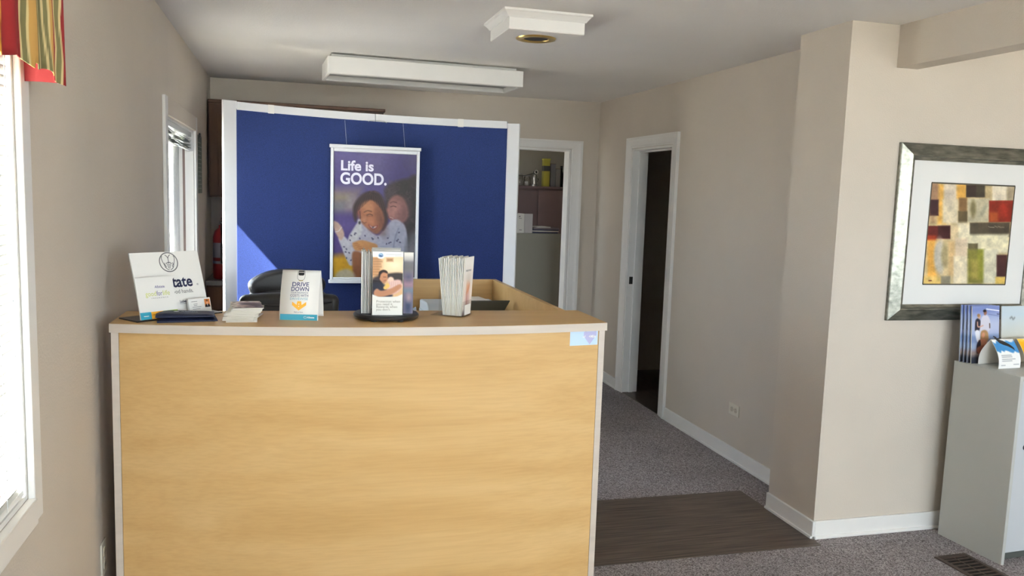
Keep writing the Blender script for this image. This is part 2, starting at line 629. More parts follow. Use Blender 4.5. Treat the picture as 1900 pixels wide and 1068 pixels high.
# left wall windows
def left_window(name, h, cw, label, mull, mw, es=.05, headm=None):
    y0, y1, z0, z1 = h
    r = struct(empty(name, (XL, (y0 + y1) / 2, z0)), label)
    a, b, H = y0 - (y0 + y1) / 2, y1 - (y0 + y1) / 2, z1 - z0
    box('casing', TRIM, r, 0, .016, a - cw, a, -cw, H + cw, .003)
    box('casing', TRIM, r, 0, .016, b, b + cw, -cw, H + cw, .003)
    box('casing', headm or TRIM, r, 0, .016, a, b, H, H + cw, .003)
    box('sill', TRIM, r, 0, .022, a, b, -cw, 0, .003)
    mb = MB().box(-.16, 0, a, a + .012, 0, H).box(-.16, 0, b - .012, b, 0, H).box(-.16, 0, a + .012, b - .012, H - .012, H).box(-.16, 0, a + .012, b - .012, 0, .012)
    mb.build('jamb', TRIM, r)
    mb = MB()
    gx0, gx1 = -.138, -.110
    for p, q in ((a + .012, a + .05), (mull - mw, mull + mw), (b - es, b - .012)):
        mb.box(gx0, gx1, p, q, .012, H - .012)
    mb.box(gx0, gx1, a + .05, mull - mw, .012, .05).box(gx0, gx1, mull + mw, b - es, .012, .05)
    mb.box(gx0, gx1, a + .05, mull - mw, H - .05, H - .012).box(gx0, gx1, mull + mw, b - es, H - .05, H - .012)
    mb.build('sash', WHITE, r)
    box('pane', GLASS, r, -.126, -.123, a + .05, mull - mw, .05, H - .05)
    box('pane', GLASS, r, -.126, -.123, mull + mw, b - es, .05, H - .05)
    box('track_groove', mat('brown_track', (.16, .11, .10), .6), r, -.066, -.052, b - .0135, b - .0118, .012, H - .012)
    return r


left_window('window_1', W1, .062, 'white-framed window with closed blinds in the left wall', 0, .03)
left_window('window_5', W3, .09, 'unseen white-framed window added to light the back room', 0, .03)
w2 = left_window('window_2', W2, .09, 'white-framed window near the back of the left wall', -.03, .085, .06, WALL)  # centre mullion widened to cut the sunlight let in
box('latch', mat('grey_latch', (.12, .12, .12), .5), w2, -.110, -.09, -.42, -.38, .42, .47)

cur = thing('added_curtain_panel', 'white curtain panel added to screen sunlight at the back end of the far left window', 'curtain', (XL - .09, 5.56, W2[2] + .02))  # curtain added to keep sun and sky light off the far jamb
CLOTH = mat('white_curtain_cloth', (.70, .71, .70), .8)
_t = CLOTH.node_tree
_tr = _t.nodes.new('ShaderNodeBsdfTranslucent')
_tr.inputs[0].default_value = (.8, .8, .78, 1)
_mx = _t.nodes.new('ShaderNodeMixShader')
_mx.inputs[0].default_value = .012
_t.links.new(_t.nodes['Principled BSDF'].outputs[0], _mx.inputs[1])
_t.links.new(_tr.outputs[0], _mx.inputs[2])
_t.links.new(_mx.outputs[0], _t.nodes['Material Output'].inputs[0])
MB().sheet(lambda u, v: (.006 * math.sin(u * 30), -.16 + .285 * u, .93 * v), 60, 1).build('cloth', CLOTH, cur, smooth='all', solid=.0015)
MB().tube([(0, -.16, .935), (0, .125, .935)], .004, 6).build('rod', WHITE, cur)

# doorways
def door_casing(parent, a, b, H, cw, head, f3):
    """mitred, moulded casing round an opening a..b, 0..H; f3(along, out, z) gives local coordinates"""
    pr_ = [(.004, 0), (.004, .009), (.014, .013), (.024, .012), (.60 * cw, .016), (.74 * cw, .019), (.82 * cw, .023), (cw, .023), (cw, 0)]
    n_ = len(pr_)
    kz = head / cw

    def sweep(p0, p1):
        MB().add([f3(*p) for p in p0] + [f3(*p) for p in p1], [tuple(range(n_)), tuple(range(2 * n_ - 1, n_ - 1, -1))] + [(i, n_ + i, n_ + (i + 1) % n_, (i + 1) % n_) for i in range(n_)]).build('casing', TRIM, parent)
    sweep([(a - d, t, 0) for d, t in pr_], [(a - d, t, H + d * kz) for d, t in pr_])
    sweep([(b + d, t, 0) for d, t in pr_], [(b + d, t, H + d * kz) for d, t in pr_])
    sweep([(a - d, t, H + d * kz) for d, t in pr_], [(b + d, t, H + d * kz) for d, t in pr_])


d1 = struct(empty('door_1', (XR, (D1[0] + D1[1]) / 2, 0)), 'open doorway with white casing to a dark side room')
a, b, H = -.36, .36, 1.985
cw, ct = .095, .02
door_casing(d1, a, b, H, cw, .085, lambda p, t, z: (-t, p, z))
mb = MB().box(-.006, .126, a, a + .018, 0, H).box(-.006, .126, b - .018, b, 0, H).box(-.006, .126, a + .018, b - .018, H - .018, H)
mb.build('jamb', TRIM, d1)
mb = MB().box(.05, .085, a + .018, a + .03, 0, H - .018).box(.05, .085, b - .03, b - .018, 0, H - .018).box(.05, .085, a + .03, b - .03, H - .03, H - .018)
mb.build('door_stop', TRIM, d1)
sp_ = box('strike_plate', mat('dark_bronze', (.05, .045, .04), .4, metal=.8), d1, .012, .042, b - .021, b - .0175, .90, .96)
box('latch_hole', BLACK, sp_, .02, .034, b - .0215, b - .0205, .915, .945)

d2 = struct(empty('door_2', ((D2[0] + D2[1]) / 2, YB, 0)), 'open doorway with white casing in the back wall')
a, b, H = -.39, .39, 2.0
cw = .105
door_casing(d2, a, b, H, cw, .075, lambda p, t, z: (p, -t, z))
mb = MB().box(a, a + .018, -.006, .126, 0, H).box(b - .018, b, -.006, .126, 0, H).box(a + .018, b - .018, -.006, .126, H - .018, H)
mb.build('jamb', TRIM, d2)

# baseboards
def baseboard(name, x0, x1, y0, y1, h=.088):
    return struct(MB().box(x0, x1, y0, y1, 0, h).box(x0, x1, y0, y1, 0, .012).build(name, TRIM, bevel=.004))


def base_along(name, pts, t=.014, h=.088):
    """baseboard with a shoe strip, swept along axis-parallel wall runs; each run (x0,y0,x1,y1,nx,ny)"""
    mb = MB()
    for x0, y0, x1, y1, nx, ny in pts:
        for th, hh in ((t, h), (t + .008, .016)):
            mb.box(min(x0, x1, x0 + nx * th), max(x0, x1, x0 + nx * th), min(y0, y1, y0 + ny * th), max(y0, y1, y0 + ny * th), 0, hh)
    return struct(mb.build(name, TRIM, bevel=.003))


base_along('baseboard_right', [(XR, YP2, XR, D1[0] - .095, -1, 0), (XR, D1[1] + .095, XR, YB, -1, 0)])
base_along('baseboard_pillar', [(XP, YP - .014, XP, YP2, -1, 0), (XP, YP, 5.48, YP, 0, -1)])
base_along('baseboard_back', [(1.15, YB, D2[0] - .105, YB, 0, -1), (D2[1] + .105, YB, XR - .022, YB, 0, -1)])
base_along('baseboard_left', [(XL, -2.3, XL, 6.2, 1, 0)])


# outlets
def outlet(name, label, M):
    r = thing(name, label, 'outlet')
    r.matrix_world = M
    iv = mat('ivory_plastic', (.66, .62, .52), .4)
    box('plate', iv, r, -.036, .036, -.006, 0, -.058, .058, .003)
    for z in (-.022, .022):
        p = MB().lathe([(.0165, 0), (.0165, .0025)], 20, Matrix.Translation((0, -.006, z)) @ Matrix.Rotation(math.pi / 2, 4, 'X')).build('receptacle', mat('ivory_socket', (.55, .5, .4), .35), r)
        mb = MB().box(-.007, -.005, -.0092, -.0084, z - .004, z + .006).box(.005, .007, -.0092, -.0084, z - .004, z + .006)
        mb.build('slot', BLACK, p)
    MB().lathe([(.003, 0), (.002, .0015)], 10, Matrix.Translation((0, -.006, 0)) @ Matrix.Rotation(math.pi / 2, 4, 'X')).build('screw', GREYMETAL, r)
    return r


outlet('wall_outlet', 'ivory wall outlet low on the passage wall right of the dark doorway', Matrix.Translation((XR, 4.395, .32)) @ Matrix.Rotation(-math.pi / 2, 4, 'Z') @ Matrix.Rotation(math.pi / 2, 4, 'Y'))
outlet('wall_outlet', 'ivory wall outlet on the left wall in the gap beside the desk', Matrix.Translation((XL, 2.84, .36)) @ Matrix.Rotation(math.pi / 2, 4, 'Z'))


# ================================================================== BLINDS AND VALANCE
SLAT = mat('white_vinyl_slat', (.80, .81, .80), .4)
_t = SLAT.node_tree
_tr = _t.nodes.new('ShaderNodeBsdfTranslucent')
_tr.inputs[0].default_value = (.80, .82, .82, 1)
_mx = _t.nodes.new('ShaderNodeMixShader')
_mx.inputs[0].default_value = .05
_t.links.new(_t.nodes['Principled BSDF'].outputs[0], _mx.inputs[1])
_t.links.new(_tr.outputs[0], _mx.inputs[2])
_t.links.new(_mx.outputs[0], _t.nodes['Material Output'].inputs[0])
bl = thing('window_blind', 'white mini blind lowered over the near left window', 'blind', (XL - .014, (W1[0] + W1[1]) / 2, W1[2]))
hw = (W1[1] - W1[0]) / 2 - .018
Hh = W1[3] - W1[2]
box('headrail', SLAT, bl, -.014, .014, -hw, hw, Hh - .042, Hh - .014, .002)
pitch = .0215
sl = None
n_sl = int((Hh - .075) / pitch)
for k in range(n_sl):
    z = .034 + k * pitch
    if sl is None:
        def slat(u, v):
            ang = math.radians(58)
            q = (v - .5) * .0255
            cam_ = .0022 * (1 - (2 * v - 1) ** 2)
            return (q * math.cos(ang) + cam_ * math.sin(ang), (u - .5) * 2 * hw, q * math.sin(ang) - cam_ * math.cos(ang))
        sl = MB().sheet(slat, 1, 4).build('slat', SLAT, bl, smooth='all', solid=.0006)
        sl.location = (0, 0, z)
    else:
        o = sl.copy()
        col.objects.link(o)
        o.parent = bl
        o.location = (0, 0, z)
    tilt = 0 if k > 12 else (12 - k) * .012
    (o if k else sl).rotation_euler.y = tilt
box('bottom_rail', SLAT, bl, -.012, .012, -hw, hw, .014, .028, .002)
for y in (-hw + .12, 0, hw - .12):
    for x in (-.0135, .0135):
        MB().tube([(x, y, .02), (x, y, Hh - .04)], .0008, 5).build('ladder_cord', SLAT, bl)
MB().tube([(.018, hw - .05, .12), (.018, hw - .05, Hh - .04)], .0015, 5).build('pull_cord', SLAT, bl)

# raised blind bunched at the head of the far window
b2 = thing('window_blind', 'grey blind bunched up at the top of the far left window', 'blind', (XL - .025, (W2[0] + W2[1]) / 2, W2[3] - .13))
hw2 = (W2[1] - W2[0]) / 2 - .02
box('headrail', SLAT, b2, -.014, .014, -hw2, hw2, .09, .118, .002)
dsl = mat('grey_slat', (.13, .14, .13), .4)
for k in range(9):
    ph, am = rng.rand() * 6, .002 + .004 * rng.rand()

    def sl2(u, v, k=k, ph=ph, am=am):
        return ((v - .5) * .026 + am * math.sin(7 * u + ph), (u - .5) * 2 * hw2, .006 + k * .009 + am * math.sin(11 * u + ph) + (v - .5) * .006 * math.sin(5 * u + ph))
    MB().sheet(sl2, 24, 2).build('slat', SLAT if k % 4 == 0 else dsl, b2, smooth='all', solid=.0006)

# valance
RD, GD, GN, CR, TN = (132, 34, 36), (194, 136, 48), (112, 108, 72), (204, 188, 140), (190, 150, 84)
STR = [(RD, .036), (CR, .009), (GN, .020), (CR, .009), (RD, .046), (TN, .022), (CR, .009), (GN, .020), (CR, .014), (GN, .034), (CR, .011), (GN, .020), (TN, .080), (CR, .012), (GN, .030), (CR, .012),
       (RD, .130), (GD, .028), (RD, .007), (GD, .030), (RD, .16), (GN, .03), (CR, .012), (TN, .07), (CR, .012), (GN, .03), (RD, .12), (GD, .03), (RD, .2)]
va = thing('window_valance', 'red, gold and green striped gathered valance over the near window', 'valance', (XL, 1.6, 1.8))
VS = .80


def val_pos(s, t):
    """s = cloth length along the rod from the far (right) end, t = 0 top .. 1 bottom"""
    y = 2.108 - s * VS
    fold = math.sin(s * 48 + 1.3 * math.sin(s * 11)) * (.0025 + .002 * t)
    x = .098 + fold
    tail = max(0.0, 1 - s / .16)
    step = .012 if .24 < s < .30 else 0
    zb = 1.822 - .010 * tail - .006 * math.sin(s * 26 + .4) + step
    return (x, y - 1.6 + .012 * t * max(0.0, 1 - s / .05), (2.30 - (2.30 - zb) * t) - 1.8)


ns, ntv = 420, 20
S_TOT = 1.38
mb = MB().sheet(lambda u, t: val_pos(u * S_TOT, t), ns, ntv)
vo = mb.build('cloth', print_mat('striped_cloth', .85), va, smooth='all', solid=.002)
at = vo.data.color_attributes.new('Col', 'FLOAT_COLOR', 'POINT')
cols = []
for j in range(ntv + 1):
    for i in range(ns + 1):
        s = i / ns * S_TOT
        t = j / ntv
        s += .11 * (t - .9) * max(0.0, 1 - abs(s - .20) / .17) + .004 * math.sin(t * 22 + s * 30)
        s = max(s, 0)
        c = RD
        for c, L in STR:
            if s < L:
                break
            s -= L
        cols += [*lin(c), 1]
at.data.foreach_set('color', cols)
# return at the far end of the valance, back to the wall
mb = MB().sheet(lambda u, t: ((1 - u) * .098 + u * .004, 2.110 - 1.6 + .004 * math.sin(u * 9), 2.30 - 1.8 - (2.30 - 1.815) * t), 8, 8)
mb.build('return', mat('red_cloth', lin(RD), .85), va, smooth='all', solid=.002)
MB().tube([(.05, -.56, .47), (.05, .50, .47)], .008, 8).build('rod', WHITE, va)

# ================================================================== CEILING FIXTURES
fl = thing('fluorescent_fixture', 'long white fluorescent ceiling fixture above the blue partition', 'ceiling light', (.85, 5.48, ZC), math.radians(2.6))
wx, wy = .63, .205
box('housing', WHITE, fl, -wx + .025, wx - .03, -wy + .06, wy - .06, -.075, 0, .003)
box('side_board', WHITE, fl, -wx, wx, -wy, -wy + .018, -.125, -.022, .003)
box('side_board', WHITE, fl, -wx, wx, wy - .018, wy, -.125, -.022, .003)
box('end_board', WHITE, fl, -wx, -wx + .018, -wy + .018, wy - .018, -.125, -.022, .003)
box('end_board', WHITE, fl, wx - .018, wx, -wy + .018, wy - .018, -.125, -.022, .003)
mb = MB().box(-wx + .018, wx - .018, -wy + .018, -wy + .045, -.125, -.119).box(-wx + .018, wx - .018, wy - .045, wy - .018, -.125, -.119)
mb.build('lip', WHITE, fl)
box('diffuser', mat('frosted_diffuser', (.30, .30, .29), .5), fl, -wx + .018, wx - .018, -wy + .018, wy - .018, -.090, -.084)

cb = thing('recessed_light_box', 'small white boxed ceiling light with crown moulding and brass ring', 'ceiling light', (1.13, 3.83, ZC))
bw, bd = .18, .175
box('body', WHITE, cb, -bw, bw, -bd, bd, -.086, -.0, .002)
prof = [(0, -.036), (.005, -.036), (.010, -.028), (.022, -.014), (.028, -.010), (.028, 0), (0, 0)]
for M_, L in ((Matrix.Translation((0, -bd, 0)), bw), (Matrix.Translation((0, bd, 0)) @ Matrix.Rotation(math.pi, 4, 'Z'), bw),
              (Matrix.Translation((-bw, 0, 0)) @ Matrix.Rotation(-math.pi / 2, 4, 'Z'), bd), (Matrix.Translation((bw, 0, 0)) @ Matrix.Rotation(math.pi / 2, 4, 'Z'), bd)):
    vs = [(-L - p[0], -p[0], p[1]) for p in prof] + [(L + p[0], -p[0], p[1]) for p in prof]
    n = len(prof)
    MB().add(vs, [tuple(range(n)), tuple(range(2 * n - 1, n - 1, -1))] + [(i, n + i, n + (i + 1) % n, (i + 1) % n) for i in range(n)], M_).build('crown_moulding', WHITE, cb)
box('bottom_panel', CEIL, cb, -bw + .002, bw - .002, -bd + .002, bd - .002, -.0885, -.086)
MB().lathe([(.058, -.0885), (.062, -.094), (.078, -.097), (.092, -.094), (.096, -.0885)], 36, cap=False).build('brass_ring', BRASS, cb, smooth=True)
MB().lathe([(.058, -.0895), (.05, -.0892), (.03, -.0890)], 30).build('socket_recess', mat('dark_recess', (.03, .026, .024), .5), cb)

# ================================================================== BLUE CURVED PARTITION
pt = thing('curved_partition', 'curved freestanding partition of blue fabric with white frame behind desk', 'partition', (.52, 5.2, 0))
PXL, PXR, PYE, BOW = -.371 - .52, 1.419 - .52, -.10, .19
ZTL, ZTR = 2.078, 2.052


def parc(s, off=0.0):
    """point on the partition's plan curve, s 0..1"""
    x = PXL + (PXR - PXL) * s
    y = PYE + BOW * 4 * s * (1 - s)
    dy = BOW * 4 * (1 - 2 * s) / (PXR - PXL)
    L = math.hypot(1, dy)
    return x + off * dy / L, y - off / L           # positive off = towards the camera


def ztop(s):
    return ZTL + (ZTR - ZTL) * s


def pslab(s0, s1, o0, o1, z0f, z1f, n):
    mb = MB()
    vs, fs = [], []
    for i in range(n + 1):
        s = s0 + (s1 - s0) * i / n
        for o, zf in ((o0, z0f), (o1, z0f), (o1, z1f), (o0, z1f)):
            x, y = parc(s, o)
            vs.append((x, y, zf(s)))
    for i in range(n):
        for k in range(4):
            fs.append((4 * i + k, 4 * i + (k + 1) % 4, 4 * i + 4 + (k + 1) % 4, 4 * i + 4 + k))
    fs += [(0, 1, 2, 3), (4 * n + 3, 4 * n + 2, 4 * n + 1, 4 * n)]
    return mb.add(vs, fs)


sw = .073 / 1.79
pslab(sw, 1 - sw, -.02, .012, lambda s: .06, lambda s: ztop(s) - .04, 28).build('fabric_panel', BLUE, pt, smooth=True)
for s_, th_, zt_ in ((sw / 2, 30, ZTL + .004), (1 - sw / 2, -30, ZTR - .012)):
    x, y = parc(s_)
    MB().box(-.042, .042, -.015, .008, 0, zt_, Matrix.Translation((x, y, 0)) @ Matrix.Rotation(math.radians(th_), 4, 'Z')).build('post', ALU, pt, bevel=.003)
cuts = [sw, .155, .50, .80, 1 - sw]
for c0, c1 in zip(cuts[:-1], cuts[1:]):
    pslab(c0 + .0008, c1 - .0008, -.025, .022, lambda s: ztop(s) - .046, lambda s: ztop(s) - .0, 8).build('top_rail', ALU, pt, bevel=.002)
pslab(sw, 1 - sw, -.025, .022, lambda s: .02, lambda s: .06, 16).build('bottom_rail', ALU, pt)
for c in (.147, .80):
    pslab(c - .010, c + .010, .022, .0235, lambda s: ztop(s) - .05, lambda s: ztop(s) + .001, 2).build('rail_clip', WHITE, pt)
mb = MB()
pp = [parc(s, .026) for s in (.475, .48, .485, .53, .54)]
zz = [-.05, -.044, -.042, -.042, -.052]
mb.tube([(x, y, ztop(.5) + z) for (x, y), z in zip(pp, zz)], .0016, 6).build('hanging_hook', GREYMETAL, pt)
for s in (0.02, .98):
    x, y = parc(s)
    box('foot', ALU, pt, x - .03, x + .03, y - .2, y + .2, 0, .025, .004)

# poster hanging on it
PW, PH = .555, .86
po = thing('hanging_poster', 'framed poster of two laughing people reading Life is GOOD.', 'poster', (.525, 5.215, 1.005), math.radians(0))
FRM = mat('silver_snap_frame', (.66, .67, .70), .3)
box('backing', WHITE, po, -PW / 2 + .012, PW / 2 - .012, 0, .006, .02, PH - .02)
box('hanger_bar', FRM, po, -PW / 2 - .006, PW / 2 + .006, -.012, .008, PH - .022, PH, .004)
box('hanger_bar', FRM, po, -PW / 2 - .006, PW / 2 + .006, -.012, .008, 0, .024, .004)
for s in (-1, 1):
    box('side_frame', FRM, po, s * (PW / 2 - .002) if s > 0 else -PW / 2 + .002, s * (PW / 2 - .020), -.008, .006, .024, PH - .022, .002)
box('frame_strip', FRM, po, -PW / 2 + .02, PW / 2 - .02, -.007, .002, PH - .042, PH - .024, .002)
box('frame_strip', FRM, po, -PW / 2 + .02, PW / 2 - .02, -.007, .002, .026, .036, .002)
MB().tube([(-.18, -.002, PH), (-.19, .03, PH + .15)], .0006, 4).build('string', WHITE, po)
MB().tube([(.18, -.002, PH), (.17, .03, PH + .15)], .0006, 4).build('string', WHITE, po)


def paint_poster(X, Y):
    p = Paint(X, Y, (78, 70, 134))
    p.ell(650, 285, 60, 14, (112, 106, 160), soft=30, alpha=.6)
    p.ell(700, 300, 20, 34, (104, 98, 150), .5, soft=24, alpha=.7)
    p.ell(755, 300, 30, 34, (52, 46, 108), soft=24, alpha=.8)
    p.ell(768, 292, 14, 20, (84, 80, 122), soft=14, alpha=.6)
    p.rect(600, 668, 346, 398, (128, 116, 126), soft=10)
    p.rect(612, 645, 358, 368, (160, 148, 110), soft=8, alpha=.7)
    p.rect(612, 640, 372, 390, (118, 124, 132), soft=6, alpha=.8)
    p.rect(645, 655, 360, 385, (165, 156, 165), soft=7, alpha=.8)
    p.rect(600, 672, 392, 480, (74, 60, 128), soft=10)
    p.ell(640, 415, 18, 10, (92, 80, 146), soft=10, alpha=.7)
    p.rect(600, 668, 473, 530, (214, 168, 36), soft=7)
    p.ell(640, 490, 14, 18, (196, 140, 20), soft=10, alpha=.6)
    # adult at the right: hair, face, neck
    p.poly([(712, 362), (713, 346), (722, 336), (735, 330), (752, 326), (775, 327), (778, 440), (775, 500), (758, 470), (752, 430), (740, 400), (722, 390), (714, 378)], (48, 40, 42), 4)
    p.ell(721, 352, 8, 12, (96, 84, 92), .3, soft=9, alpha=.7)
    hr = np.random.RandomState(11)
    for k in range(70):
        x, y = hr.uniform(714, 772), hr.uniform(331, 372) if k < 45 else hr.uniform(370, 470)
        if y > 372:
            x = hr.uniform(752, 774)
        a_ = hr.uniform(0, 6.28)
        L = hr.uniform(3, 8)
        cc = (30, 26, 28) if k % 2 else (104, 90, 92)
        p.line([(x, y), (x + L * .6 * math.cos(a_), y + L * .6 * math.sin(a_)), (x + L * math.cos(a_ + .9), y + L * math.sin(a_ + .9))], .8, cc, soft=1.0, alpha=.55)
    p.poly([(717, 380), (719, 369), (726, 360), (736, 357), (747, 364), (754, 378), (756, 394), (750, 406), (738, 411), (727, 407), (720, 400), (717, 394), (713, 388)], (160, 110, 106), 2.5)
    p.ell(731, 384, 9, 12, (190, 138, 128), .2, soft=9, alpha=.8)
    p.ell(748, 392, 8, 16, (118, 80, 84), .2, soft=9, alpha=.75)
    p.ell(738, 364, 9, 5, (128, 88, 86), soft=6, alpha=.6)
    p.ell(715.5, 387, 3.2, 4, (192, 126, 118), soft=2.5)
    p.line([(722, 372), (727, 369.5), (734, 371)], 1.5, (84, 56, 58), soft=1, alpha=.8)
    p.line([(723, 379), (728, 377.5), (733, 379)], 1.3, (70, 44, 46), soft=.8)
    p.line([(719, 398), (725, 402), (733, 402)], 2, (140, 70, 76), soft=1)
    p.line([(722, 399), (728, 401)], 1.2, (222, 196, 192), soft=.8)
    p.line([(736, 386), (739, 396), (735, 404)], 1, (140, 92, 90), soft=1.4, alpha=.6)
    # clothes
    p.poly([(668, 408), (655, 425), (648, 440), (652, 470), (668, 490), (690, 515), (760, 515), (757, 470), (753, 425), (744, 408), (726, 404), (704, 432), (690, 428)], (188, 186, 206), 2)
    p.poly([(666, 409), (652, 430), (647, 446), (662, 444), (672, 425)], (214, 212, 220), 2)
    p.poly([(722, 412), (700, 442), (690, 470), (700, 515), (752, 515), (756, 460), (750, 420), (738, 408)], (182, 184, 208), 2)
    p.line([(738, 420), (732, 440), (728, 470)], 1.6, (140, 140, 168), soft=1.5)
    p.poly([(630, 440), (640, 436), (652, 452), (662, 478), (664, 486), (652, 492), (644, 478), (636, 458)], (206, 204, 216), 1.6)
    p.poly([(755, 440), (775, 430), (775, 515), (755, 515)], (96, 94, 102), 6)
    p.ell(766, 462, 8, 18, (150, 150, 160), .4, soft=8, alpha=.6)
    # child's hair and face
    p.poly([(656, 400), (655, 380), (662, 366), (674, 354), (690, 350), (702, 354), (711, 368), (716, 386), (718, 404), (710, 424), (700, 410), (690, 375), (672, 378), (664, 395), (660, 408)], (52, 36, 36), 2.5)
    p.poly([(666, 386), (671, 374), (683, 367), (697, 371), (707, 386), (712, 404), (708, 420), (699, 430), (687, 425), (675, 415), (667, 403)], (178, 116, 84), 2)
    p.ell(683, 381, 10, 8, (210, 148, 108), .3, soft=8, alpha=.85)
    p.ell(688, 406, 8, 8, (202, 134, 100), soft=7, alpha=.8)
    p.ell(706, 404, 6, 20, (104, 62, 52), -.25, soft=8, alpha=.8)
    p.ell(697, 426, 10, 4, (120, 72, 58), .3, soft=4, alpha=.6)
    p.ell(665, 390, 3.5, 9, (162, 92, 82), soft=3, alpha=.8)
    for k in range(34):
        f = k / 33
        x1 = 657 + 60 * f
        y1 = 402 - 24 * math.sin(math.pi * f) if f < .5 else 378 + 30 * (f - .5) * 2
        cc = (100, 72, 66) if k % 3 == 0 else (34, 24, 26)
        p.line([(688 + 4 * math.sin(k), 352 + 2 * math.cos(k * 2)), (688 + (x1 - 688) * .6, 357 + 6 * abs(f - .5)), (x1, min(y1, 364 + 60 * abs(f - .5)))], .8, cc, soft=.9, alpha=.6)
    p.line([(675, 390), (681, 387), (688, 388.5)], 1.5, (74, 46, 40), soft=1.2, alpha=.8)
    p.line([(680, 395.5), (685, 393.5), (690, 395.5)], 1.4, (56, 34, 30), soft=1, alpha=.9)
    p.line([(680, 398), (686, 397), (690, 398)], 1, (140, 84, 66), soft=1)
    p.line([(667, 389), (668, 400), (667, 407)], 1.2, (64, 42, 40), soft=1)
    p.ell(675, 404, 3.4, 5, (206, 144, 110), .3, soft=3, alpha=.9)
    p.line([(672, 408), (675, 410.5), (679, 409)], 1.2, (120, 70, 56), soft=.8)
    p.poly([(683, 413), (690, 416.5), (700, 414), (698, 420), (692, 423), (686, 419)], (146, 72, 66), 1.2)
    p.poly([(685.5, 415), (691, 417.8), (697.5, 416), (695.5, 419), (690.5, 420)], (228, 212, 204), 1)
    p.line([(703, 411), (704, 416), (702, 420)], 1, (130, 76, 60), soft=1)
    p.ell(666, 407, 3, 4, (214, 214, 220), soft=1.5)
    p.ell(667, 410, 2, 3, (50, 46, 54), soft=1)
    # arms and hands
    p.poly([(619, 408), (628, 410), (636, 420), (640, 434), (634, 444), (628, 436), (622, 424)], (206, 174, 160), 1.6)
    p.line([(624, 428), (630, 426), (635, 419)], 1.2, (245, 240, 238))
    p.poly([(655, 450), (660, 446), (672, 443), (688, 447), (700, 452), (698, 462), (690, 468), (676, 464), (660, 462)], (206, 146, 92), 1.6)
    for k in range(4):
        p.line([(657 + 3 * k, 450 + 4 * k * .8), (665 + 3 * k, 449 + 3 * k)], .9, (168, 108, 62))
    p.poly([(656, 466), (672, 468), (676, 490), (678, 515), (660, 515), (656, 492)], (142, 88, 56), 2)
    p.poly([(630, 504), (645, 498), (656, 503), (660, 515), (628, 515)], (196, 194, 190), 3, .8)
    r = np.random.RandomState(3)
    for k in range(85):
        x, y = r.uniform(634, 754), r.uniform(412, 512)
        q = Paint(np.array([[x]]), np.array([[y]]), (0, 0, 0))
        j = np.unravel_index(np.argmin((X - x) ** 2 + (Y - y) ** 2), X.shape)
        if p.c[j][2] > 180 and p.c[j].min() > 165:
            p.ell(x, y, 1.6, 1.1, (58, 54, 88), r.rand() * 3, .8)
    p.noise(.05, (40, 60))
    p.c *= .76
    return p


px0, px1, pz0, pz1 = -PW / 2 + .022, PW / 2 - .022, .038, PH - .044
picture('print', 150, 230, lambda u, v: (px0 + (px1 - px0) * u, -.002, pz1 + (pz0 - pz1) * v), [(618, 277), (770, 281), (769, 513), (622, 514)], paint_poster, po)
LAV = mat('lavender_white_ink', (.74, .73, .84), .4)
pm = lambda x, z, o: (x, -.002 - o, z)
pxs = (px1 - px0) / 152


def ptx(px_, py_):
    return px0 + (px_ - 618 - (py_ - 277) * .012) * pxs, pz1 - (py_ - 277 - (px_ - 618) * .02) * (pz1 - pz0) / 234


lettering('lettering', 'Life is', .085, pm, ptx(630, 311), LAV, po, bold=.028, off=.001, width=.2, res=8)
lettering('lettering', 'GOOD.', .098, pm, ptx(630, 336), LAV, po, bold=.03, off=.001, width=.285, res=8)

# ================================================================== RECEPTION DESK
dk = thing('reception_desk', 'light maple reception desk with bowed front and raised counter', 'desk', (.3, 3.1, 0))
DX0, DX1 = -.542, 1.0955
DYL, DYR, DB = 2.773, 2.694, .0856
ZT = 1.1536
IT = .93                              # size factor of the small things on the counter


def darc(s, off=0.0):
    return (DX0 + (DX1 - DX0) * s - .3, DYL + (DYR - DYL) * s - DB * 4 * s * (1 - s) + off - 3.1)


NS = 40
front = [darc(i / NS) for i in range(NS + 1)]
back = [(DX1 - .3, 2.999 - 3.1), (-.537 - .3, 3.039 - 3.1)]
MB().prism(front + back, ZT - .028, ZT, 'z').build('counter_top', MAPLE, dk)
mb = MB()
f2 = [darc(i / NS, -.0016) for i in range(NS + 1)]
mb.prism(f2 + front[::-1], ZT - .028, ZT - .0004, 'z')
mb.prism([(DX1 - .3, DYR - 3.1 - .0016), (DX1 - .3 + .0016, DYR - 3.1 - .0016), (DX1 - .3 + .0016, 2.999 - 3.1), (DX1 - .3, 2.999 - 3.1)], ZT - .028, ZT - .0004, 'z')
mb.build('edge_band', BAND, dk)
s0, s1 = .0165, .984
fr1 = [darc(s0 + (s1 - s0) * i / NS, .012) for i in range(NS + 1)]
fr2 = [darc(s0 + (s1 - s0) * i / NS, .032) for i in range(NS + 1)]
MB().prism(fr1 + fr2[::-1], .0, ZT - .029, 'z').build('front_panel', MAPLE, dk, smooth=True)


def end_panel(x0, x1, y0, y1):
    box('end_panel', MAPLE, dk, x0 - .3, x1 - .3, y0 - 3.1 + .002, y1 - 3.1, 0, ZT - .029)
    box('edge_band', BAND, dk, x0 - .3, x1 - .3, y0 - 3.1, y0 - 3.1 + .002, 0, ZT - .029)


end_panel(-.538, -.516, DYL + .004, 3.033)
end_panel(1.070, 1.092, DYR + .006, 2.996)
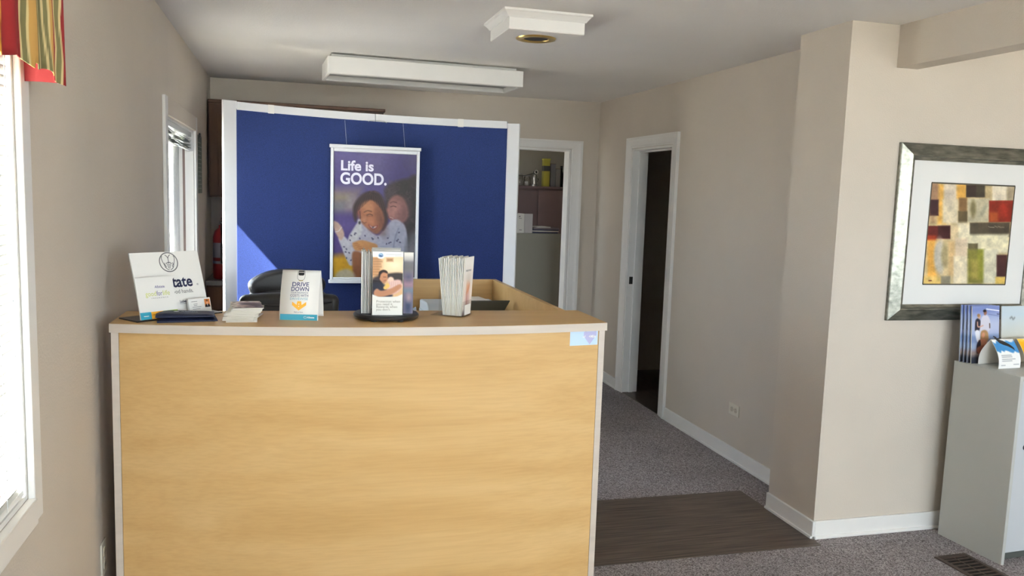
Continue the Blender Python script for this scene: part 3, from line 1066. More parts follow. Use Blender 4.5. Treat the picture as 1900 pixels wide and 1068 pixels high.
# right wing: side panel, back panel, worktops
box('wing_side_panel', MAPLE, dk, 1.028 - .3, 1.051 - .3, 2.997 - 3.1, 4.150 - 3.1, 0, 1.150)
box('wing_back_panel', MAPLE, dk, .465 - .3, 1.028 - .3, 4.126 - 3.1, 4.150 - 3.1, 0, 1.150)
box('worktop', MAPLE, dk, -.516 - .3, 1.028 - .3, 2.94 - 3.1, 3.46 - 3.1, .735, .76)
box('worktop', MAPLE, dk, .465 - .3, 1.028 - .3, 3.4605 - 3.1, 4.126 - 3.1, .735, .76)
box('leg_panel', MAPLE, dk, -.512 - .3, -.489 - .3, 3.034 - 3.1, 3.45 - 3.1, 0, .734)
box('leg_panel', MAPLE, dk, .465 - .3, .49 - .3, 3.48 - 3.1, 4.125 - 3.1, 0, .734)
box('counter_riser', MAPLE, dk, -.516 - .3, 1.069 - .3, 2.92 - 3.1, 2.939 - 3.1, .7605, ZT - .029)

# sticker on the desk front
stk = thing('sticker', 'pale blue sticker with a lilac point at the desk front corner', 'sticker', (1.0137, DYR + .01, 1.098))
STB = mat('pale_blue_sticker', (.50, .66, .86), .3)


def stm(x, z, o):
    x, z = x * IT, z * IT
    s = (1.0137 + x - DX0) / (DX1 - DX0)
    yy = DYL + (DYR - DYL) * s - DB * 4 * s * (1 - s) + .012
    return (x, yy - (DYR + .01) - .0006 - o, z)


mb = MB().sheet(lambda u, v: stm(-.062 + .118 * u, -.026 + .056 * v, 0), 8, 1)
mb.build('label_sheet', STB, stk)
decal('point_shape', [(-.004, .026), (.05, .026), (.05, .012), (.022, -.024), (-.004, .008)][::-1], stm, mat('lilac_ink', (.42, .42, .66), .35), stk)
decal('dark_arc', [(-.004, .030), (.05, .030), (.046, .0265), (.026, .0285), (.02, .0285), (.002, .0265)][::-1], stm, mat('navy_ink', (.03, .05, .16), .4), stk, .0008)
lettering('lettering', '+Mile', .016, stm, (.016, .002), PAPER, stk, bold=.02, off=.001, width=.03)
lettering('lettering', 'u?', .013, stm, (-.009, .003), PAPER, stk, bold=.02, off=.001, width=.011)

# ================================================================== THINGS ON THE DESK
NAVYINK = mat('dark_navy_ink', (.012, .016, .06), .45)
GREYINK = mat('grey_ink', (.12, .12, .13), .5)
TEAL = mat('teal_ink', lin((40, 150, 178)), .4)
AMBER = mat('amber_ink', lin((240, 174, 50)), .4)
GREENI = mat('green_ink', lin((140, 172, 44)), .4)
LIME = mat('lime_ink', lin((196, 204, 92)), .4)
PURP = mat('purple_ink', lin((88, 82, 140)), .4)


def frame_map(o, tdir, lean):
    """local frame: s along board, h up the leaning board, off towards viewer; in coordinates relative to o"""
    t = Vector((tdir[0], tdir[1], 0)).normalized()
    n = Vector((t.y, -t.x, 0))                   # towards the viewer
    u = (Vector((0, 0, 1)) * math.cos(lean) - n * math.sin(lean)).normalized()
    nn = t.cross(u)
    nn = nn if nn.dot(n) > 0 else -nn
    return (lambda s, h, off=0: Vector(o) + t * s + u * h + nn * off), Matrix(((t.x, -nn.x, u.x, o[0]), (t.y, -nn.y, u.y, o[1]), (t.z, -nn.z, u.z, o[2]), (0, 0, 0, 1)))


# the sign
SG = (-.455, 2.826, ZT)
sg = thing('counter_sign', 'large white counter sign with a cupped hands emblem on a black base', 'sign', SG)
sg.scale = (IT, IT, IT)
T_ = (.7731, .6343)
smap, SM = frame_map((0, 0, .0055), T_, .318)
SW, SH = .2665, .235
box('board', PAPER, sg, 0, SW, .0, .006, 0, SH, M=SM)
bmap, BM = frame_map((0, 0, 0), T_, 0)
box('base', BLACK, sg, -.035, SW + .035, -.03, .085, 0, .005, .001, M=BM)
# emblem: ring and two cupped hands in outline
ring = [(.1415 + .035 * math.cos(a_), .196 + .035 * math.sin(a_)) for a_ in np.linspace(0, 2 * math.pi, 49)[:-1]]
mb = MB()
stroke(mb, ring, .0036, smap, closed=True)
hx, hy, hs = .1415, .196, .035
for sgn in (-1, 1):
    for pts in ([(.0, .42), (.10, .62), (.28, .78)], [(.62, .66), (.72, .48), (.66, .10), (.52, -.28), (.46, -.48), (.30, -.70), (.05, -.82)],
                [(0, .42), (0, .1), (-.02, -.12)], [(.42, -.05), (.46, -.22), (.36, -.42), (.40, -.56)], [(.0, -.12), (.14, -.02), (.30, -.18)]):
        stroke(mb, [(hx + sgn * q[0] * hs, hy + q[1] * hs) for q in spline(pts, 5, False)], .0026, smap)
for k in range(4):
    stroke(mb, [(hx + (-.26 + .02 * k) * hs, hy + (-.20 - .12 * k) * hs), (hx + .02 * hs, hy + (-.26 - .13 * k) * hs), (hx + (.30 - .06 * k) * hs, hy + (-.18 - .13 * k) * hs)], .0020, smap)
mb.build('emblem', GREYINK, sg)
lettering('lettering', 'Allstate', .058, smap, (.062, .103), NAVYINK, sg, bold=.026, width=.160)
lettering('lettering', '®', .010, smap, (.236, .104), NAVYINK, sg)
lettering('lettering', "You're in good hands.", .0215, smap, (.050, .079), GREYINK, sg, width=.167)
lettering('lettering', 'Ludwes', .014, smap, (.155, .044), NAVYINK, sg, bold=.02, width=.029)
decal('underline', [(.154, .0395), (.184, .0395), (.184, .0405), (.154, .0405)], smap, NAVYINK, sg)

# leaflet pad leaning on the sign
PD = (-.4525, 2.801, ZT + .0052)
pd = thing('leaflet_pad', 'white leaflet pad reading goodforlife leaning on the counter sign', 'leaflet', PD)
pd.scale = (IT, IT, IT)
dmap, DM = frame_map((0, 0, 0), T_, .27)
DW, DH = .141, .147
box('sheets', PAPER, pd, 0, DW, .0, .006, 0, DH, M=DM)
lettering('lettering', 'Allstate', .013, dmap, (.068, .107), PURP, pd, bold=.01, width=.038)
for word, x, wd, mm in (('good', .030, .040, LIME), ('for', .0715, .021, PURP), ('life', .094, .026, LIME)):
    lettering('lettering', word, .0245, dmap, (x, .080), mm, pd, width=wd)
lettering('lettering', 'INSURANCE', .006, dmap, (.050, .070), GREYINK, pd, spacing=1.6, width=.062)
for x0, x1, mm in ((.0, .040, TEAL), (.040, .085, AMBER), (.085, DW, GREENI)):
    decal('colour_strip', [(x0, 0), (x1, 0), (x1, .025), (x0, .025)], dmap, mm, pd)
decal('wordmark', [(.011, .010), (.030, .010), (.030, .0125), (.011, .0125)], dmap, PAPER, pd, .001)

# business cards in a little clear stand
BCP = (-.3236, 2.9025, ZT + .0065)
bc = thing('card_stand', 'clear business card stand in front of the counter sign', 'card stand', BCP)
bc.scale = (IT, IT, IT)
cmap, CMx = frame_map((0, 0, 0), T_, .25)
box('front_lip', ACRYL, bc, -.001, .094, -.0155, -.0142, 0, .018, M=CMx)
box('back_plate', ACRYL, bc, -.001, .094, .002, .0035, 0, .045, M=CMx)
box('tray', ACRYL, bc, -.001, .094, -.0155, .0035, -.0015, 0, M=CMx)
for k in range(6):
    c = empty('business_card', (BCP[0], BCP[1], BCP[2] + .0003))
    c.scale = (IT, IT, IT)
    tag(c, 'business card with a portrait photo in the clear stand' if k == 5 else 'white business card, %s from the back in the clear stand' % ('first', 'second', 'third', 'fourth', 'fifth')[min(k, 4)], 'business card', 'business cards in the clear stand')
    yk = -.001 - .0018 * k
    box('card', PAPER, c, .001, .090, yk - .0016, yk, .0006, .052 + .0006 * k, M=CMx)
    if k == 5:
        q = lambda s, h, off=0, yk=yk: cmap(s, h, -yk + .0016 + off)

        def paint_card(X, Y):
            p = Paint(X, Y, (196, 120, 60))
            p.ell(.5, .95, .45, .4, (24, 26, 34), soft=.05)
            p.poly([(.42, .62), (.58, .62), (.5, .85)], (235, 235, 235), .03, smooth=False)
            p.ell(.5, .42, .2, .27, (214, 152, 118), soft=.05)
            p.ell(.5, .2, .22, .12, (90, 56, 34), soft=.05)
            return p
        picture('portrait', 12, 16, lambda u, v: q(.065 + .022 * u, .050 - .030 * v, .0005), [(0, 0), (1, 0), (1, 1), (0, 1)], paint_card, c)
        for h_, a_, b_ in ((.043, .012, .036), (.034, .02, .036), (.029, .02, .034), (.023, .014, .05), (.016, .014, .045)):
            decal('text_line', [(a_, h_), (b_, h_), (b_, h_ + .0016), (a_, h_ + .0016)], q, GREYINK, c, .0004)

# two navy vinyl folders
for k, (lx, ly, lz, rz, lab) in enumerate(((-.321, 2.841, ZT, .16, 'navy vinyl folder lying under the other folder on the counter'), (-.3255, 2.848, ZT + .0142, .10, 'navy vinyl folder with pale printed emblem lying on top of another'))):
    f = thing('vinyl_folder', lab, 'folder', (lx, ly, lz), rz, 'navy folders on the counter')
    f.scale = (IT, IT, IT)
    hw_, hd_ = (.096, .055) if k else (.098, .058)

    def fold_s(u, v, top, k=k, hw_=hw_, hd_=hd_):
        x, y = (u - .5) * 2 * hw_, (v - .5) * 2 * hd_
        e = 1 - max(abs(2 * u - 1) ** 6, abs(2 * v - 1) ** 6)
        puff = (.006 + .0095 * (1 - u)) if k else .013 - .004 * u
        return (x, y, (.0006 + puff * (.45 + .55 * e)) if top else 0)
    MB().sheet(lambda u, v: fold_s(u, v, True), 14, 10).build('cover', NAVY, f, smooth='all')
    mb = MB()
    n1 = 20
    rimp = [(i / 5, 0) for i in range(5)] + [(1, i / 5) for i in range(5)] + [(1 - i / 5, 1) for i in range(5)] + [(0, 1 - i / 5) for i in range(5)]
    vs = [fold_s(*p, True) for p in rimp] + [fold_s(*p, False) for p in rimp]
    mb.add(vs, [(i, (i + 1) % n1, n1 + (i + 1) % n1, n1 + i) for i in range(n1)] + [tuple(range(n1, 2 * n1))]).build('pages', NAVY, f)
    if k:
        zf = lambda x, y, o: (x, y, fold_s(x / 2 / hw_ + .5, y / 2 / hd_ + .5, True)[2] + .0008 + o)
        lettering('lettering', 'Allstate', .018, zf, (-.015, -.006), mat('silver_foil', (.5, .52, .56), .3), f, width=.055)
        MB().add([zf(-.03 + .009 * math.cos(a_), .0 + .009 * math.sin(a_), .0002) for a_ in np.linspace(0, 6.283, 17)[:-1]], [tuple(range(16))]).build('emblem', mat('silver_foil', (.5, .52, .56), .3), f)

ORD = ['first', 'second', 'third', 'fourth', 'fifth', 'sixth', 'seventh', 'eighth', 'ninth', 'tenth', 'eleventh', 'twelfth', 'thirteenth', 'fourteenth', 'fifteenth']
# pile of folded leaflets
for k in range(11):
    z = ZT + k * .0048 * IT
    dx = (.012 if k > 6 else 0) + rng.uniform(-.004, .004)
    lf = thing('folded_leaflet', ('folded leaflet with a dark photo lying on top of the pile' if k == 10 else 'cream folded leaflet, %s from the bottom of the pile by the tent card' % ORD[k]), 'leaflet', (-.147 + dx, 2.855 + rng.uniform(-.004, .004), z), -.08 + rng.uniform(-.10, .10) + (.12 if k > 6 else 0), 'pile of folded leaflets')
    lf.scale = (IT, IT, IT)
    hw_, hd_ = .052, .088

    def lfs(u, v):
        return ((u - .5) * 2 * hw_, (v - .5) * 2 * hd_, .0030 + .0012 * math.sin(u * 3.1))
    box('pages', PAPER2, lf, -hw_, hw_, -hd_, hd_, .0, .0022)
    if k == 10:
        def paint_leaf(X, Y):
            p = Paint(X, Y, (214, 200, 190))
            p.rect(.25, 1, .2, .95, (120, 104, 112), .1)
            p.noise(.5, (9, 12))
            p.ell(.6, .5, .2, .2, (90, 70, 74), soft=.1)
            p.ell(.4, .7, .14, .1, (210, 180, 165), soft=.1)
            return p
        picture('cover', 20, 30, lambda u, v: lfs(u, 1 - v), [(0, 0), (1, 0), (1, 1), (0, 1)], paint_leaf, lf)
    else:
        MB().sheet(lfs, 6, 1).build('cover', PAPER2, lf, smooth='all', solid=.0012)


# tent cards with bowed faces
def tent_profile(depth, height, bulge):
    """front face curve: v 0 bottom .. 1 apex -> (y, z); mirrored for the back"""
    def f(v):
        y = -depth / 2 * (1 - v) ** 1.0 - bulge * math.sin(math.pi * v) * (1 - v * .2)
        return y, height * v
    return f


def tent_card(name, label, loc, rz, width, depth, height, bulge, group=None):
    r = thing(name, label, 'tent card', loc, rz, group)
    f = tent_profile(depth, height, bulge)
    hw_ = width / 2
    MB().sheet(lambda u, v: ((u - .5) * width, *f(v)), 1, 16).build('front_face', PAPER, r, smooth='all', solid=.0012)
    MB().sheet(lambda u, v: ((u - .5) * width, -f(v)[0], f(v)[1]), 1, 16).build('back_face', PAPER, r, smooth='all', solid=.0012)
    mp = lambda x, h, o=0: (x, f(min(max(h / height, 0), 1))[0] - .0008 - o, h)
    return r, mp, f


tc_, tm, tf = tent_card('tent_card', 'white tent card reading DRIVE DOWN with an amber arrow', (.0446, 2.860, ZT), math.radians(-12), .138, .115, .176, .012)
tc_.scale = (IT, IT, IT)
mb = MB()
prof_ = [tf(i / 16) for i in range(17)]
NAVY2 = mat('soft_navy_ink', lin((62, 66, 112)), .45)
strip = MB().sheet(lambda u, v: tm(-.066 + .132 * u, .0005 + .021 * v, .0004), 1, 3)
strip.build('teal_band', TEAL, tc_)
lettering('lettering', 'DRIVE', .0205, tm, (0, .1200), NAVY2, tc_, 'CENTER', .015, width=.060)
lettering('lettering', 'DOWN', .0205, tm, (0, .1035), NAVY2, tc_, 'CENTER', .015, width=.063)
lettering('lettering', 'YOUR INSURANCE', .008, tm, (-.001, .0950), NAVY2, tc_, 'CENTER', width=.062)
lettering('lettering', 'COSTS WITH', .0125, tm, (-.001, .0835), NAVY2, tc_, 'CENTER', .005, width=.064)
lettering('lettering', 'DRIVEWISE', .0115, tm, (-.002, .0725), mat('pale_teal_ink', lin((120, 172, 196)), .4), tc_, 'CENTER', width=.064)
decal('arrow', [(-.025, .066), (-.025, .054), (-.001, .035), (.025, .054), (.025, .066), (.009, .055), (.007, .068), (-.007, .068), (-.009, .055)], tm, AMBER, tc_, .0012)
for h_ in (.050, .058):
    MB().add([tm(-.001 + .0018 * math.cos(a_), h_ + .0018 * math.sin(a_), .0016) for a_ in np.linspace(0, 6.283, 11)[:-1]], [tuple(range(10))]).build('arrow_dot', PAPER, tc_)
lettering('lettering', 'Ask us how.', .0075, tm, (-.001, .0270), NAVY2, tc_, 'CENTER', width=.033)
lettering('lettering', 'Allstate', .0085, tm, (.030, .0085), PAPER, tc_, bold=.03, off=.0012, width=.026)
mb = MB()
stroke(mb, [(.023 + .0055 * math.cos(a_), .0112 + .0032 * math.sin(a_)) for a_ in np.linspace(0, 6.283, 17)[:-1]], .0009, tm, .0012, True)
mb.build('emblem', PAPER, tc_)
# little car picture at the top
decal('car_window', [(-.010, .1765 - .002), (.010, .1765 - .002), (.0105, .160), (.006, .1575), (-.006, .1575), (-.0105, .160)][::-1], tm, BLACK, tc_, .0008)
decal('car_window_gap', [(-.009, .1700), (.009, .1700), (.009, .1680), (-.009, .1680)], tm, PAPER, tc_, .0014)
mb = MB()
stroke(mb, [(.0135 * math.cos(a_), .153 + .013 * math.sin(a_)) for a_ in np.linspace(math.pi * .96, 2.04 * math.pi, 17)] + [(.0135, .164), (.012, .174)], .0012, tm, .001)
stroke(mb, [(-.0135, .153), (-.0135, .164), (-.012, .174)], .0012, tm, .001)
mb.build('car_outline', GREYINK, tc_)
decal('car_plate', [(-.007, .1385), (.007, .1385), (.008, .1415), (-.008, .1415)], tm, mat('dull_gold_ink', lin((186, 160, 70)), .4), tc_, .001)

# rotating leaflet holder
RS = (.330, 2.846, ZT)
rs = thing('rotating_leaflet_holder', 'clear four-pocket rotating leaflet holder on a round black base', 'leaflet holder', RS, math.radians(-4))
rs.scale = (IT, IT, IT)
MB().lathe([(.119, .006), (.122, .010), (.122, .016), (.116, .022), (.11, .023)], 48).build('base', BLACK, rs, smooth=True)
for k in range(6):
    a_ = k * math.pi / 3
    MB().lathe([(.012, 0), (.012, .007)], 12, Matrix.Translation((.095 * math.cos(a_), .095 * math.sin(a_), 0))).build('foot', BLACK, rs)
for k in range(4):
    R_ = Matrix.Rotation(k * math.pi / 2, 4, 'Z')
    mb = MB()
    # pocket: local front faces -y
    x0, x1, y0, y1 = -.058, .058, -.096, -.056
    mb.box(x0, x1, y0, y0 + .0015, .0235, .150, R_)
    mb.box(x0, x0 + .0015, y0 + .0015, y1, .0235, .150, R_)
    mb.box(x1 - .0015, x1, y0 + .0015, y1, .0235, .150, R_)
    mb.box(x0, x1, y1, y1 + .0015, .0235, .225, R_)
    mb.box(x0, x1, y0, y1, .0232, .0245, R_)
    mb.build('pocket', ACRYL, rs)


def paint_dad(X, Y):
    p = Paint(X, Y, (226, 186, 140))
    p.ell(730, 495, 22, 14, (252, 232, 200), soft=14)
    p.rect(680, 704, 478, 515, (190, 140, 96), soft=6, alpha=.7)
    for k in range(7):
        p.rect(686 + rng.uniform(0, 3), 700 + rng.uniform(0, 6), 482 + k * 5, 484 + k * 5, (120, 84, 58), soft=2, alpha=.7)
    p.rect(714, 726, 482, 488, (140, 96, 60), soft=2, alpha=.8)
    p.poly([(714, 512), (745, 511), (748, 530), (735, 528), (716, 522)], (50, 44, 44), 2)
    p.poly([(686, 524), (696, 516), (704, 515), (708, 530), (712, 556), (686, 556)], (50, 42, 46), 3)
    p.poly([(686, 532), (698, 528), (708, 532), (718, 540), (724, 556), (686, 556)], (44, 46, 64), 2)
    p.poly([(700, 516), (702, 509), (708, 506), (714, 508), (716, 516), (715, 524), (709, 530), (702, 524)], (184, 130, 98), 1.2)
    p.poly([(699, 516), (700, 508), (707, 504), (714, 506), (716, 511), (708, 509), (703, 513), (701, 520)], (42, 30, 26), 1)
    p.line([(708, 518), (713, 518)], .8, (60, 36, 30))
    p.line([(709, 525), (713, 524)], .8, (130, 70, 60))
    p.ell(722, 524, 6, 6.5, (232, 196, 178), soft=1.5)
    p.poly([(718, 530), (728, 524), (740, 524), (744, 534), (738, 546), (722, 552), (714, 544)], (224, 184, 176), 2)
    for k in range(5):
        p.line([(722 + 4 * k, 526), (719 + 4 * k, 546)], .8, (240, 214, 208))
    p.poly([(708, 538), (716, 530), (720, 536), (712, 542)], (236, 196, 110), 1.2)
    p.poly([(690, 546), (696, 540), (704, 544), (722, 540), (738, 532), (742, 538), (726, 550), (706, 556), (692, 554)], (196, 138, 106), 1.4)
    p.rect(680, 750, 556, 604, (246, 244, 238), soft=.5)
    p.poly([(682, 551), (700, 556), (716, 558), (732, 556), (750, 551), (750, 575), (682, 575)], (246, 244, 238), 1)
    p.rect(680, 750, 460, 479.5, (250, 250, 248), soft=.8)
    p.ell(703, 478, 7, 5, (250, 250, 248), soft=.8)
    p.ell(703, 476, 4.5, 3.8, (120, 160, 196), soft=.8)
    p.ell(703, 477.5, 3.6, 2, (60, 96, 140), soft=.8)
    p.line([(702, 474), (705, 476)], .8, (230, 240, 246))
    p.line([(713, 474.5), (742, 475.5)], 1, (176, 178, 180))
    p.line([(730, 477.5), (742, 478)], 1, (186, 188, 190))
    return p


def leaflet(label, group, M, w_, h_, th, m=PAPER, name='leaflet', cat='leaflet'):
    r = thing(name, label, cat, group=group)
    r.matrix_world = M
    box('pages', m, r, -w_ / 2, w_ / 2, 0, th, 0, h_)
    return r


GR1 = 'leaflets in the rotating holder'
RM = Matrix.Translation(RS) @ Matrix.Rotation(math.radians(-4), 4, 'Z') @ Matrix.Scale(IT, 4)
EDGE = mat('grey_leaflet_edge', (.46, .45, .43), .6)
for k, (n_, labs) in enumerate(((4, 'tall leaflet, %s from the front in the front pocket of the rotating holder'), (4, 'narrow leaflet, %s from the front in the right pocket of the rotating holder'),
                                (3, 'leaflet, %s from the outside in the back pocket of the rotating holder'), (6, 'edge-on leaflet, %s from the left in the rotating holder'))):
    for j in range(n_):
        hgt = .227 + .004 * ((j * 2) % 3) - .002 * j
        if k == 1:
            hgt = .226
        M = RM @ Matrix.Rotation(k * math.pi / 2, 4, 'Z') @ Matrix.Translation((rng.uniform(-.0015, .0015), -.0935 + j * (.0060 if n_ > 3 else .008), .0248))
        front_one = (k == 0 and j == 0)
        wl = .109
        if k == 1:
            M = RM @ Matrix.Translation((.0770 + .0005 * j, -.050 + .009 * j, .0248))
            wl = .036
        lab = 'leaflet with a photo of a man cradling a baby in the front pocket' if front_one else labs % ORD[j]
        lf = leaflet(lab, GR1, M, wl, hgt if not front_one else .231, .0042, PAPER if j % 2 == 0 else EDGE)
        if front_one:
            picture('cover', 62, 130, lambda u, v: ((u - .5) * .108, -.0006, .231 * (1 - v)), [(688, 469), (745, 470), (744, 592), (687, 591)], paint_dad, lf)
            lm = lambda x, z, o: (x, -.0008 - o, z)
            for q, ln in enumerate(('Protection when', 'you need it.', 'Rewards when', "you don't.")):
                lettering('lettering', ln, .0128, lm, (-.040, .046 - q * .0098), mat('warm_grey_ink', (.30, .27, .23), .5), lf, off=.0004)
        if k == 1 and j == 0:
            def paint_r(X, Y):
                p = Paint(X, Y, (120, 120, 132))
                p.rect(0, 1, -.1, .14, (236, 234, 226), .02)
                p.rect(0, 1, .14, .34, (112, 110, 112), .1)
                p.rect(0, 1, .38, .62, (178, 142, 158), .1)
                p.ell(.5, .4, .4, .06, (80, 84, 110), soft=.06)
                p.rect(0, 1, .6, .66, (120, 160, 180), .05)
                p.rect(0, 1, .66, 1.1, (140, 130, 152), .08)
                p.ell(.5, .88, .3, .12, (70, 84, 116), soft=.08)
                p.ell(.55, .74, .2, .06, (200, 170, 176), soft=.06)
                return p
            picture('cover', 16, 60, lambda u, v: ((u - .5) * .036, -.0006, .226 * (1 - v)), [(0, 0), (1, 0), (1, 1), (0, 1)], paint_r, lf)

# clear holder packed with tall leaflets, turned to the right
CH = (.622, 2.881, ZT)
ROT = math.radians(58)
ch = thing('clear_leaflet_holder', 'clear plastic stand packed with tall white leaflets', 'leaflet holder', CH, ROT)
ch.scale = (IT, IT, IT)
# local: covers face -y, width along x; thickness along +y
wd2, th2 = .104, .078
mb = MB()
mb.box(-wd2 / 2 - .002, wd2 / 2 + .002, -.003, th2 + .014, .003, .0045)
mb.box(-wd2 / 2 - .002, -wd2 / 2 - .0005, -.003, th2 + .014, .0045, .085)
mb.box(wd2 / 2 + .0005, wd2 / 2 + .002, -.003, th2 + .014, .0045, .085)
mb.box(-wd2 / 2 - .002, wd2 / 2 + .002, th2 + .014, th2 + .0155, .0045, .10)
mb.build('pocket', ACRYL, ch)
mb = MB().box(-wd2 / 2 - .002, wd2 / 2 + .002, -.0045, -.003, .0045, .06)
mb.build('front_lip', ACRYL, ch)
box('base_plate', ACRYL, ch, -wd2 / 2 - .004, wd2 / 2 + .004, -.006, th2 + .05, .0008, .0028)
box('white_tab', PAPER, ch, -.032, .034, -.0058, -.0046, .006, .045)


def paint_old(X, Y):
    p = Paint(X, Y, (240, 236, 230))
    p.ell(.5, .62, .6, .3, (226, 212, 204), soft=.2)
    p.poly([(.3, .95), (.35, .6), (.5, .52), (.68, .6), (.7, .95)], (206, 176, 172), .08)
    p.poly([(.34, .55), (.36, .42), (.55, .36), (.68, .44), (.64, .58), (.5, .62)], (214, 168, 140), .05)
    p.ell(.52, .37, .2, .07, (214, 208, 200), soft=.06)
    p.line([(.38, .62), (.55, .55), (.66, .5)], .06, (196, 132, 104), soft=.05)
    p.line([(.44, .7), (.5, .95)], .08, (170, 120, 112), soft=.06)
    p.rect(0, 1, .94, 1.1, (120, 104, 106), .05)
    p.line([(.2, .225), (.72, .225)], .008, (150, 150, 160), soft=.01)
    return p


CM = Matrix.Translation(CH) @ Matrix.Rotation(ROT, 4, 'Z') @ Matrix.Scale(IT, 4)
n_l = 15
for j in range(n_l):
    f_ = j / (n_l - 1)
    lean_ = (f_ - .30) * .30
    M = CM @ Matrix.Translation((0, .0005 + j * (th2 / n_l), .0048)) @ Matrix.Rotation(-lean_ * .5, 4, 'X')
    lf = leaflet('tall leaflet with an elderly face at the front of the clear stand' if j == 0 else 'tall white leaflet, %s from the front cover in the clear stand' % ORD[j], 'leaflets in the clear stand', M, .100, .226 - .003 * (j % 3) * (j > 0), .0040, PAPER if j % 4 else PAPER2)
    if j == 0:
        picture('cover', 40, 90, lambda u, v: ((u - .5) * .100, -.0006, .226 * (1 - v)), [(0, 0), (1, 0), (1, 1), (0, 1)], paint_old, lf)
        lm = lambda x, z, o: (x, -.0008 - o, z)
        lettering('lettering', "What's Next?", .011, lm, (-.036, .170), GREYINK, lf, off=.0004, width=.062)

# ================================================================== BEHIND THE DESK
def office_chair(label, loc, rz, style):
    r = thing('office_chair', label, 'chair', loc, rz, 'chairs behind the desk')
    for k in range(5):
        a_ = k * 2 * math.pi / 5 + .3
        R_ = Matrix.Rotation(a_, 4, 'Z')
        lg = MB().add([(.02, -.025, .075), (.02, .025, .075), (.30, .014, .065), (.30, -.014, .065), (.02, -.025, .12), (.02, .025, .12), (.30, .014, .085), (.30, -.014, .085)],
                      [(0, 1, 2, 3), (4, 7, 6, 5), (0, 4, 5, 1), (1, 5, 6, 2), (2, 6, 7, 3), (3, 7, 4, 0)], R_).build('base_leg', BLACK, r)
        MB().lathe([(.028, -.018), (.03, -.012), (.03, .012), (.028, .018)], 16, R_ @ Matrix.Translation((.30, 0, .03)) @ Matrix.Rotation(math.pi / 2, 4, 'X')).build('castor', BLACK, lg)
    MB().lathe([(.035, .10), (.035, .24), (.02, .24), (.02, .42)], 18).build('gas_column', BLACK, r, smooth=True)
    box('seat', LEATHER, r, -.25, .25, -.25, .24, .43, .53, .045, 4)
    for s in (-1, 1):
        ar = box('armrest', LEATHER, r, s * .25, s * .31, -.12, .16, .66, .70, .016, 3)
        MB().tube([(s * .22, .02, .46), (s * .275, .02, .50), (s * .285, .02, .665)], .016, 8).build('arm_support', BLACK, ar)
    MB().tube([(0, .15, .44), (0, .29, .46), (0, .31, .62)], .022, 8).build('back_support', BLACK, r)

    def pad(w_, z0, z1, t, y, arch, nm, m=LEATHER):
        pts = []
        for i in range(17):
            x = -w_ + 2 * w_ * i / 16
            pts.append((x, z1 - arch * (abs(x) / w_) ** 2.6))
        pts += [(w_ * .9, z0), (-w_ * .9, z0)]
        return MB().prism(pts, y, y + t, 'y').build(nm, m, r, bevel=min(.03, t * .42), seg=4)
    if style == 0:
        pad(.24, .60, 1.078, .075, .235, .014, 'backrest')
        pad(.225, .56, 1.045, .03, .305, .05, 'back_shell', BLACK)
        MB().tube([(-.2, .233, 1.035), (-.1, .228, 1.02), (.1, .228, 1.02), (.2, .233, 1.035)], .004, 6).build('seam', LEATHER, r)
    else:
        pad(.215, .56, .86, .09, .225, .01, 'backrest')
        pad(.225, .84, 1.02, .10, .215, .03, 'upper_cushion')
        pad(.225, .985, 1.13, .085, .228, .075, 'headrest')
        pad(.20, .58, 1.10, .03, .305, .06, 'back_shell', BLACK)
    return r


office_chair('black office chair with a wide flat-topped back behind the counter', (.015, 3.88, 0), .03, 0)
office_chair('black leather chair with padded rolled headrest in front of the blue partition', (.06, 4.56, 0), math.radians(14), 1)

# printer on the wing worktop
pr = thing('printer', 'pale grey desktop printer with open paper flap on the desk wing', 'printer', (.815, 3.88, .76))
PG = mat('pale_grey_plastic', (.50, .56, .61), .45)
PGD = mat('dark_grey_plastic', (.09, .10, .09), .4)
MB().prism([(-.12, 0), (.17, 0), (.17, .30), (-.01, .305), (-.06, .29), (-.12, .22)], -.18, .18, 'x').build('body', PG, pr, bevel=.008)
box('output_slot', BLACK, pr, -.12, .15, -.128, -.119, .06, .16)
MB().add([(-.06, -.130, .225), (.150, -.130, .225), (.195, -.178, .335), (-.06, -.178, .335), (-.06, -.124, .227), (.150, -.124, .227), (.195, -.172, .337), (-.06, -.172, .337)],
         [(0, 1, 2, 3), (4, 7, 6, 5), (0, 4, 5, 1), (1, 5, 6, 2), (2, 6, 7, 3), (3, 7, 4, 0)]).build('paper_flap', PGD, pr)
MB().prism([(-.13, .20), (-.16, .29), (-.10, .30), (-.09, .20)], -.10, -.085, 'x').build('flap_hinge', PGD, pr)
box('side_cover', PG, pr, -.186, -.1805, -.09, .14, .03, .26, .002)
for k in range(3):
    sh = MB().box(-.085, .095, -.10, .07, 0, .0018).build('paper_sheet', PAPER, loc=(.83 + .012 * k, 3.975, 1.0655 + .002 * k), rz=.07 * k)
    tag(sh, ('lowest sheet of paper on the desktop printer', 'middle sheet of paper on the desktop printer', 'top sheet of paper skewed on the desktop printer')[k], 'paper', 'paper on the printer')
bag = thing('paper_pack', 'crumpled pale blue paper pack left of the printer', 'paper pack', (.545, 3.78, .76))


def bagf(u, v):
    a_ = u * 2 * math.pi
    rr = .072 * (1 + .10 * math.sin(3 * a_ + 5 * v) + .05 * math.sin(7 * a_))
    return (rr * math.cos(a_) * (1 - .5 * v ** 2) * .95, rr * math.sin(a_) * (1 - .5 * v ** 2), .285 * v + .012 * math.sin(4 * a_) * v)


WRAP = mat('pale_blue_wrap', (.50, .62, .74), .45)
MB().sheet(bagf, 28, 8).build('wrapper', WRAP, bag, smooth='all')
MB().add([bagf(i / 28, 1) for i in range(28)], [tuple(range(28))]).build('top_fold', WRAP, bag)

